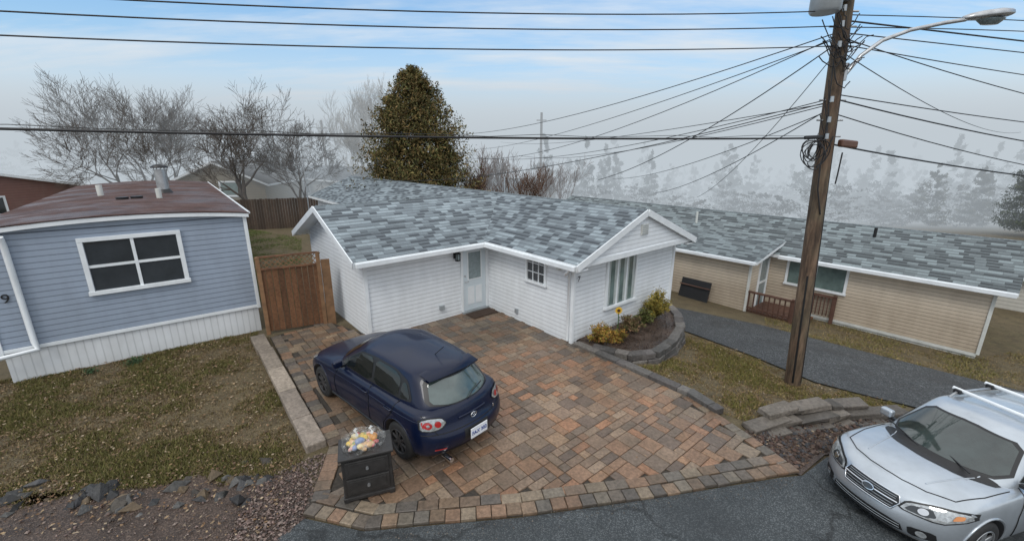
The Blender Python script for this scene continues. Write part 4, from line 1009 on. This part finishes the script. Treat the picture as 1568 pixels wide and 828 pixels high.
lv=[dict(xr=-2.05,xrc=-1.86,xf=2.08,xfc=1.86,W=Ws(.90),Z=[(-2.2,.27),(-1.6,.19),(1.6,.17),(2.2,.22)],cr=0),
    dict(xr=-2.17,xrc=-1.93,xf=2.2,xfc=1.90,W=Ws(.975),Z=[(-2.2,.34),(-1.6,.27),(1.6,.25),(2.2,.28)],cr=0),
    dict(xr=-2.22,xrc=-1.96,xf=2.25,xfc=1.93,W=Ws(1.0),Z=[(-2.2,.50),(2.2,.45)],cr=0),
    dict(xr=-2.21,xrc=-1.94,xf=2.22,xfc=1.90,W=Ws(1.0),Z=[(-2.2,.615),(2.2,.56)],cr=0),
    dict(xr=-2.12,xrc=-1.90,xf=2.14,xfc=1.85,W=Ws(.99),Z=[(-2.2,.68),(-1,.70),(1,.68),(2.2,.62)],cr=.01),
    dict(xr=-2.08,xrc=-1.86,xf=2.02,xfc=1.74,W=Ws(.965),Z=[(-2.2,.86),(-1.3,.86),(.9,.80),(1.6,.74),(2.1,.66)],cr=.02),
    dict(xr=-2.02,xrc=-1.80,xf=1.90,xfc=1.62,W=Ws(.91),Z=[(-2.2,.95),(-1.3,.94),(.4,.885),(.95,.875),(1.5,.80),(1.95,.70)],cr=.05)]
cuts=[(1.32,.32,.365,.60,1.2),(1.32,.32,.365,-1.2,-.60),(-1.32,.32,.365,.60,1.2),(-1.32,.32,.365,-1.2,-.60)]
body=build_shell('body',lv,3,16,.05,navy,car1,3,cuts)
Wg=[(-2.0,.62),(-1.7,.69),(-1.2,.735),(0,.755),(.6,.74),(1.2,.68)]
def gW(d,tr_=0): return [(x,w-d-tr_*max(0,-x-.8)) for x,w in Wg]
gl=[dict(xr=-2.02,xrc=-1.78,xf=1.22,xfc=.80,W=gW(-.02),Z=[(-2.1,.90),(0,.86),(1.3,.84)],cr=.03),
    dict(xr=-1.98,xrc=-1.72,xf=1.06,xfc=.66,W=gW(0),Z=[(-2.1,.99),(0,.95),(1.3,.95)],cr=.03),
    dict(xr=-1.85,xrc=-1.58,xf=.66,xfc=.32,W=gW(.07,.03),Z=[(-2.1,1.16),(0,1.18),(1.3,1.17)],cr=.03),
    dict(xr=-1.70,xrc=-1.42,xf=.28,xfc=-.02,W=gW(.145,.05),Z=[(-2.1,1.315),(-1,1.36),(0,1.375),(1.3,1.355)],cr=.04),
    dict(xr=-1.60,xrc=-1.30,xf=.10,xfc=-.16,W=gW(.22,.06),Z=[(-2.1,1.35),(-1.4,1.385),(-.6,1.415),(0,1.405),(.3,1.375)],cr=.065)]
green=build_shell('greenhouse',gl,3,12,.045,navy,car1,3)
bv=bvh_of([body,green])
for s in('L','R'):
    patch(bv,'window_trim',sm([(-1.53,1.0),(-1.2,.965),(.68,.94),(.50,1.07),(.03,1.325),(-.4,1.35),(-1.0,1.335),(-1.32,1.25)]),s,M['black'],car1,.0035)
    patch(bv,'front_door_window',sm([(-.42,.965),(.60,.955),(.47,1.06),(.02,1.30),(-.36,1.325)]),s,M['carglass'],car1,.007)
    patch(bv,'rear_door_window',sm([(-1.18,.985),(-.49,.967),(-.44,1.325),(-.98,1.31),(-1.16,1.24)]),s,M['carglass'],car1,.007)
    patch(bv,'quarter_window',sm([(-1.47,1.02),(-1.23,.99),(-1.21,1.20),(-1.29,1.22)]),s,M['carglass'],car1,.007)
    seam(bv,'seam_door',[(-.45,.94),(-.47,.60),(-.44,.30)],s,M['seam'],car1,.012)
    seam(bv,'seam_front',[(.62,.90),(.74,.62),(.70,.30)],s,M['seam'],car1,.012)
    seam(bv,'seam_rear',[(-1.24,.95),(-1.16,.75),(-.93,.50),(-.88,.30)],s,M['seam'],car1,.012)
    seam(bv,'crease',[(-1.85,.83),(-.5,.78),(.6,.74),(1.0,.72)],s,navy,car1,.016,.001)
    seam(bv,'sill',[(-.93,.27),(.93,.26)],s,M['black'],car1,.05,.0)
    sy=1 if s=='L' else -1
    for wx in(1.32,-1.32): seam(bv,'arch_lip',[(wx+.38*math.cos(a),.32+.38*math.sin(a)) for a in np.linspace(0,math.pi,14)],s,navy,car1,.022,.0)
    for hx in(-.33,-1.08):
        z=.80; hit=bv.ray_cast(Vector((hx,3*sy,z)),Vector((0,-sy,0)))[0]
        tube('door_handle',[(hx-.09,hit.y,z),(hx-.08,hit.y+sy*.035,z),(hx+.08,hit.y+sy*.035,z),(hx+.09,hit.y,z)],.014,navy,car1,2)
    hit=bv.ray_cast(Vector((.52,3*sy,.93)),Vector((0,-sy,0)))[0]
    mb=mesh('mirror',[(.46+a*.11,hit.y+sy*(.05+b*.17),.93+c*.13) for a in(0,1) for b in(0,1) for c in(0,1)],BOXF,navy,car1); fixn(mb); bevel(mb,.035,3)
    obox('mirror_arm',(.52,hit.y+sy*.02,.93),(X_,Y_,Z_),(.06,.12,.04),M['black'],car1)
patch(bv,'windshield',sm([(-.66,.97),(-.5,1.325),(0,1.36),(.5,1.325),(.66,.97),(0,.955)]),'F',M['carglass'],car1,.006)
patch(bv,'rear_window_edge',sm([(-.62,1.0),(-.50,1.29),(-.30,1.33),(.30,1.33),(.50,1.29),(.62,1.0),(.3,.965),(-.3,.965)]),'B',M['black'],car1,.004)
patch(bv,'rear_window',sm([(-.56,1.02),(-.46,1.27),(-.30,1.295),(.30,1.295),(.46,1.27),(.56,1.02),(.3,.985),(-.3,.985)]),'B',M['rearglass'],car1,.008)
V=[];F=[]
for i in range(9):
    t=i/8*2-1; y=.50*t; x0=-1.46; xb=-1.80+.09*t*t; z=1.405-.035*t*t
    V+=[(x0,y,z+.008),(xb,y,z-.03),(xb+.02,y,z-.06),(x0-.08,y,z-.06)]
for i in range(8):
    a=4*i; F+=[(a,a+1,a+5,a+4),(a+1,a+2,a+6,a+5),(a+2,a+3,a+7,a+6)]
sp=mesh('spoiler',V,F,navy,car1,smooth=True)
for s in(-1,1):
    P=[(s*.47,.80),(s*.53,.87),(s*.68,.885),(s*.78,.86),(s*.80,.73),(s*.68,.715),(s*.55,.735)]
    patch(bv,'tail_lamp_base',sm([(s*(abs(a)+.012*(1 if abs(a)>.6 else -1)),b+.014*(1 if b>.8 else -1)) for a,b in P]),'B',M['black'],car1,.008)
    patch(bv,'tail_lamp',sm(P),'B',M['lamp_clear'],car1,.014)
    patch(bv,'lamp_round',circ(s*.59,.80,.045),'B',M['lamp_red'],car1,.022)
    patch(bv,'lamp_round',circ(s*.715,.80,.05),'B',M['lamp_red'],car1,.022)
    patch(bv,'lamp_round_c',circ(s*.715,.80,.02),'B',M['lamp_clear'],car1,.028)
    patch(bv,'tail_lamp_side',sm([(-1.97,.74),(-1.95,.87),(-1.86,.87),(-1.83,.84),(-1.88,.75)]),'L' if s>0 else 'R',M['lamp_red'],car1,.012)
    patch(bv,'reflector',[(s*.52,.40),(s*.68,.40),(s*.68,.425),(s*.52,.425)],'B',M['lamp_red'],car1,.006)
    patch(bv,'headlamp',sm([(s*.40,.60),(s*.82,.66),(s*.80,.78),(s*.50,.70)]),'F',M['lamp_clear'],car1,.01)
seam(bv,'hatch_seam',[(-.74,.92),(-.66,.72),(-.62,.655),(.62,.655),(.66,.72),(.74,.92)],'B',M['seam'],car1,.014)
seam(bv,'bumper_seam',[(-.86,.655),(-.62,.655)],'B',M['seam'],car1,.012); seam(bv,'bumper_seam',[(.86,.655),(.62,.655)],'B',M['seam'],car1,.012)
seam(bv,'garnish',[(-.27,.79),(.27,.79)],'B',navy,car1,.035,.004)
patch(bv,'plate_recess',[(-.24,.44),(.24,.44),(.24,.62),(-.24,.62)],'B',M['black'],car1,.003)
obox('license_plate',(-2.245,0,.53),(Y_,X_,Z_),(.34,.012,.17),M['plate'],car1,.004)
text('plate_text','FAX 302',.085,frame((-2.253,0,.525),(0,-1,0),(0,0,1),(-1,0,0)),M['plateblue'],car1)
patch(bv,'lower_valance',sm([(-.62,.25),(-.60,.36),(.60,.36),(.62,.25)]),'B',M['black'],car1,.005)
tube('badge',[(-2.125,.055*math.cos(a),.745+.04*math.sin(a)) for a in np.linspace(0,6.283,18,endpoint=False)],.008,M['chrome'],car1,1,cyc=True)
seam(bv,'badge_wing',[(-.04,.76),(0,.735),(.04,.76)],'B',M['chrome'],car1,.012,.01)
text('badge_text','3',.07,frame((-2.125,-.42,.715),(0,-1,0),(0,0,1),(-1,0,0)),M['chrome'],car1)
tube('exhaust_tip',[(-2.0,.52,.25),(-2.2,.52,.25)],.04,M['chrome'],car1,3)
tube('rear_wiper',[(-2.02,0,.99),(-1.99,-.1,1.05),(-1.93,-.35,1.10)],.009,M['black'],car1,1)
tube('antenna',[(-1.2,0,1.44),(-1.45,0,1.66)],.006,M['black'],car1,1)
dm=simple('black_wheel',(.03,.03,.032),.45,var=.2)
for (x,y) in((1.32,.76),(1.32,-.76),(-1.32,.76),(-1.32,-.76)): wheel(car1,'wheel',x,y,.315,1 if y>0 else -1,dm,8)
# --- silver hatchback
hd=math.atan2(-.276,-.961); cx2,cy2=6.70,5.28
car2=empty('silver_hatchback_car',(cx2,cy2,float(H(cx2,cy2))+.03)); car2.scale=(.96,.96,.96)
zf=float(H(5.42,4.9)); zbk=float(H(8.02,5.65)); pit=math.atan2(zf-zbk,2.65)
car2.rotation_euler=(0,-pit,hd)
silver=paint('silver_paint',(.45,.49,.53),.6,.3,.3)
lv=[dict(xr=-2.05,xrc=-1.86,xf=2.03,xfc=1.80,W=Ws(.90),Z=[(-2.2,.27),(-1.6,.19),(1.6,.18),(2.2,.20)],cr=0),
    dict(xr=-2.17,xrc=-1.93,xf=2.20,xfc=1.86,W=Ws(.975),Z=[(-2.2,.34),(-1.6,.27),(1.6,.25),(2.2,.26)],cr=0),
    dict(xr=-2.22,xrc=-1.96,xf=2.24,xfc=1.88,W=Ws(1.0),Z=[(-2.2,.50),(2.2,.44)],cr=0),
    dict(xr=-2.21,xrc=-1.94,xf=2.19,xfc=1.87,W=Ws(1.0),Z=[(-2.2,.615),(2.2,.58)],cr=0),
    dict(xr=-2.12,xrc=-1.90,xf=2.15,xfc=1.84,W=Ws(.99),Z=[(-2.2,.72),(-1,.74),(1,.72),(2.2,.70)],cr=.01),
    dict(xr=-2.08,xrc=-1.86,xf=2.06,xfc=1.74,W=Ws(.965),Z=[(-2.2,.88),(-1.3,.88),(.9,.85),(1.6,.82),(2.1,.77)],cr=.02),
    dict(xr=-2.02,xrc=-1.80,xf=1.93,xfc=1.60,W=Ws(.90),Z=[(-2.2,.97),(-1.3,.96),(.4,.93),(.95,.925),(1.5,.885),(1.95,.82)],cr=.05)]
body2=build_shell('body',lv,3,16,.05,silver,car2,3,cuts)
gl=[dict(xr=-2.02,xrc=-1.80,xf=1.26,xfc=.90,W=gW(-.02),Z=[(-2.1,.90),(0,.88),(1.3,.88)],cr=.03),
    dict(xr=-1.98,xrc=-1.76,xf=1.10,xfc=.76,W=gW(0),Z=[(-2.1,1.0),(0,.98),(1.3,.985)],cr=.03),
    dict(xr=-1.86,xrc=-1.66,xf=.72,xfc=.44,W=gW(.07),Z=[(-2.1,1.2),(0,1.2),(1.3,1.2)],cr=.03),
    dict(xr=-1.76,xrc=-1.56,xf=.34,xfc=.12,W=gW(.13),Z=[(-2.1,1.36),(-1,1.40),(0,1.40),(1.3,1.38)],cr=.03),
    dict(xr=-1.68,xrc=-1.48,xf=.20,xfc=.0,W=gW(.18),Z=[(-2.1,1.40),(-1.4,1.43),(-.6,1.45),(0,1.44),(.3,1.415)],cr=.05)]
green2=build_shell('greenhouse',gl,3,12,.045,silver,car2,3)
bv=bvh_of([body2,green2])
for s in('L','R'):
    sy=1 if s=='L' else -1
    patch(bv,'front_door_window',sm([(-.42,.99),(.66,.985),(.50,1.10),(.10,1.33),(-.36,1.345)]),s,M['carglass'],car2,.006)
    patch(bv,'rear_door_window',sm([(-1.20,1.0),(-.49,.99),(-.44,1.345),(-.98,1.335),(-1.16,1.24)]),s,M['carglass'],car2,.006)
    patch(bv,'quarter_window',sm([(-1.62,1.04),(-1.27,1.0),(-1.22,1.25),(-1.36,1.27)]),s,M['carglass'],car2,.006)
    seam(bv,'seam_door',[(-.45,.94),(-.47,.60),(-.44,.30)],s,M['seam'],car2,.012)
    seam(bv,'seam_front',[(.66,.94),(.76,.62),(.72,.30)],s,M['seam'],car2,.012)
    hit=bv.ray_cast(Vector((.62,3*sy,.97)),Vector((0,-sy,0)))[0]
    mb=mesh('mirror',[(.56+a*.11,hit.y+sy*(.06+b*.18),.96+c*.13) for a in(0,1) for b in(0,1) for c in(0,1)],BOXF,silver,car2); fixn(mb); bevel(mb,.035,3)
    obox('mirror_arm',(.62,hit.y+sy*.03,.965),(X_,Y_,Z_),(.06,.14,.04),M['black'],car2)
    tube('roof_rail',[(-1.35,sy*.5,1.43),(-1.25,sy*.5,1.50),(-.2,sy*.52,1.51),(-.05,sy*.52,1.44)],.018,M['metal'],car2,2)
    seam(bv,'arch_lip',[(1.32+.385*math.cos(a),.32+.385*math.sin(a)) for a in np.linspace(0,math.pi,16)],s,silver,car2,.03,.0)
for x in(-1.05,-.25):
    tube('cross_bar',[(x,-.6,1.545),(x,.6,1.545)],.028,M['white'],car2,2)
    for sy in(-1,1): obox('bar_foot',(x,sy*.52,1.52),(X_,Y_,Z_),(.12,.1,.07),M['black'],car2,.015)
patch(bv,'cowl',sm([(1.27,0),(1.20,.40),(.98,.66),(.86,.68),(1.0,.4),(1.05,0),(1.0,-.4),(.86,-.68),(.98,-.66),(1.20,-.40)]),'T',M['black'],car2,.005)
patch(bv,'windshield_edge',sm([(-.70,.985),(-.54,1.355),(0,1.40),(.54,1.355),(.70,.985),(0,.99)]),'F',M['black'],car2,.004)
patch(bv,'windshield',sm([(-.66,1.01),(-.51,1.34),(0,1.38),(.51,1.34),(.66,1.01),(0,1.015)]),'F',M['windglass'],car2,.008)
for s in(-1,1):
    patch(bv,'headlamp_base',sm([(s*.33,.585),(s*.38,.715),(s*.60,.785),(s*.83,.81),(s*.85,.71),(s*.70,.59)]),'F',M['black'],car2,.006)
    patch(bv,'headlamp',sm([(s*.36,.60),(s*.40,.70),(s*.60,.765),(s*.82,.79),(s*.84,.72),(s*.70,.61)]),'F',M['lamp_clear'],car2,.012)
    patch(bv,'headlamp_dark',sm([(s*.40,.62),(s*.44,.69),(s*.60,.735),(s*.66,.66),(s*.58,.62)]),'F',M['glass'],car2,.018)
    patch(bv,'projector',circ(s*.55,.675,.045,.038,16),'F',M['chrome'],car2,.024)
    patch(bv,'headlamp_amber',sm([(s*.75,.69),(s*.755,.755),(s*.80,.765),(s*.805,.72)]),'F',M['lamp_amber'],car2,.018)
    patch(bv,'fog_recess',sm([(s*.50,.30),(s*.48,.42),(s*.70,.45),(s*.72,.34)]),'F',M['black'],car2,.006)
    patch(bv,'fog_lamp',circ(s*.60,.375,.045,None,14),'F',M['lamp_clear'],car2,.012)
patch(bv,'grille',sm([(-.36,.64),(-.30,.52),(.30,.52),(.36,.64),(.31,.725),(-.31,.725)]),'F',M['black'],car2,.008)
seam(bv,'grille_chrome',[(-.35,.64),(-.31,.72),(.31,.72),(.35,.64),(.30,.53),(-.30,.53)],'F',M['chrome'],car2,.02,.006,closed=True)
seam(bv,'grille_bar',[(-.33,.635),(.33,.635)],'F',M['chrome'],car2,.026,.012)
for z in(.56,.595,.67,.695): seam(bv,'grille_slat',[(-.30,z),(.30,z)],'F',M['greymetal'],car2,.008,.01)
patch(bv,'badge_rim',circ(0,.635,.075,.045),'F',M['chrome'],car2,.028)
patch(bv,'badge',circ(0,.635,.062,.034),'F',M['glass'],car2,.034)
patch(bv,'lower_grille',sm([(-.46,.29),(-.42,.41),(.42,.41),(.46,.29)]),'F',M['black'],car2,.006)
for z in(.33,.37): seam(bv,'slat',[(-.42,z),(.42,z)],'F',M['greymetal'],car2,.008,.008)
seam(bv,'bumper_lip',[(-.62,.245),(.62,.245)],'F',M['black'],car2,.03,.0)
for s in(-1,1):
    seam(bv,'hood_seam',[(1.86,s*.44),(1.70,s*.66),(1.3,s*.73),(.85,s*.745)],'T',M['seam'],car2,.012)
    seam(bv,'hood_crease',[(1.75,s*.36),(1.2,s*.45),(.98,s*.5)],'T',silver,car2,.02,.0)
    tube('wiper',[(1.10,s*.3+.15,1.0),(1.02,s*.3-.1,1.045),(.95,s*.3-.35,1.08)],.009,M['black'],car2,1)
seam(bv,'hood_front_seam',[(1.86,-.44),(1.93,-.2),(1.94,0),(1.93,.2),(1.86,.44)],'T',M['seam'],car2,.012)
alloy=simple('alloy',(.4,.41,.42),.3,metal=.8,var=.1)
for (x,y) in((1.32,.77),(1.32,-.77),(-1.32,.77),(-1.32,-.77)): wheel(car2,'wheel',x,y,.315,1 if y>0 else -1,alloy,5)
# ---------------------------------------------------------------- fog (volume slabs; haze light put in as emission, no scattering)
def fogbox(name,lo,hi,sig,col):
    m=bpy.data.materials.new(name); m.use_nodes=True; nt=m.node_tree; nt.nodes.clear(); t=NT(nt)
    out=t.n.new('ShaderNodeOutputMaterial'); ab=t.n.new('ShaderNodeVolumeAbsorption'); ab.inputs['Color'].default_value=(0,0,0,1); ab.inputs['Density'].default_value=sig
    em=t.n.new('ShaderNodeEmission'); em.inputs['Color'].default_value=c4(col); em.inputs['Strength'].default_value=sig
    ad=t.n.new('ShaderNodeAddShader'); t.link(ab.outputs[0],ad.inputs[0]); t.link(em.outputs[0],ad.inputs[1]); t.link(ad.outputs[0],out.inputs['Volume'])
    return box(name,lo,hi,m)
fog=empty('fog_bank')
fc=(.53,.59,.64)
zl=[-20,9.5,12,15,19,25,33]; sg=[.042,.026,.014,.008,.004,.002]
for i in range(6):
    o=fogbox('fog_layer_%d'%i,(-500,29,zl[i]),(500,620,zl[i+1]-.02),sg[i],fc if i==0 else (.62,.69,.75)); o.parent=fog
# ---------------------------------------------------------------- world / sun / camera
w=bpy.data.worlds.new('World'); scn.world=w; w.use_nodes=True; t=NT(w.node_tree)
bgn=w.node_tree.nodes['Background']
sky=t.n.new('ShaderNodeTexSky'); sky.sky_type='NISHITA'; sky.sun_disc=False
SE,SR=math.radians(48),math.radians(200)
sky.sun_elevation=SE; sky.sun_rotation=SR; sky.air_density=1.0; sky.dust_density=.3; sky.ozone_density=3
gen=t.n.new('ShaderNodeTexCoord').outputs['Generated']; x=t.xyz(gen)
den=t.math('ADD',t.math('MAXIMUM',x[2],0),.12)
pv=t.comb(t.math('DIVIDE',x[0],den),t.math('DIVIDE',x[1],den),0)
n1=t.noise(.62,8,.6,t.mapv(pv,(.45,1.6,1))); n2=t.noise(1.9,6,.6,t.mapv(pv,(.45,1.3,1)))
cl=t.math('ADD',t.math('MULTIPLY',n1,.7),t.math('MULTIPLY',n2,.3))
f=t.ramp(cl,[(.45,.05),(.60,.95)])
over=t.ramp(x[2],[(.40,0),(.62,1)])
f=t.math('MAXIMUM',f,over)
hz=t.ramp(x[2],[(.04,1),(.16,0)]); f=t.math('MAXIMUM',f,t.math('MULTIPLY',hz,.9))
back=t.ramp(t.math('MULTIPLY',x[1],-1),[(.0,0),(.3,1)]); f=t.math('MAXIMUM',f,back)
skyc=t.mix(1,sky.outputs[0],(.068,.15,.18,1),'MULTIPLY')
cc=t.mix(n2,(.70,.77,.84,1),(.97,1.01,1.06,1))
cc=t.mix(over,cc,t.mix(1,cc,(1.42,1.38,1.34,1),'MULTIPLY'))
fin=t.mix(f,skyc,cc)
t.link(fin,bgn.inputs['Color']); bgn.inputs['Strength'].default_value=1.0
sd=bpy.data.lights.new('sun','SUN'); sd.energy=1.2; sd.angle=math.radians(20); sd.color=(1,.97,.92)
so=bpy.data.objects.new('sun',sd); COL.objects.link(so)
sv=Vector((math.sin(SR)*math.cos(SE),math.cos(SR)*math.cos(SE),math.sin(SE)))
so.rotation_euler=sv.to_track_quat('Z','Y').to_euler()
cam=bpy.data.cameras.new('camera'); co=bpy.data.objects.new('camera',cam); COL.objects.link(co)
co.location=(0,0,4.7); co.rotation_euler=(math.radians(90-15.4),0,0); cam.lens=36*655/1568; cam.sensor_width=36; cam.clip_end=3000; cam.clip_start=.1
scn.camera=co
scn.view_settings.view_transform='Standard'; scn.view_settings.look='None'; scn.view_settings.exposure=0
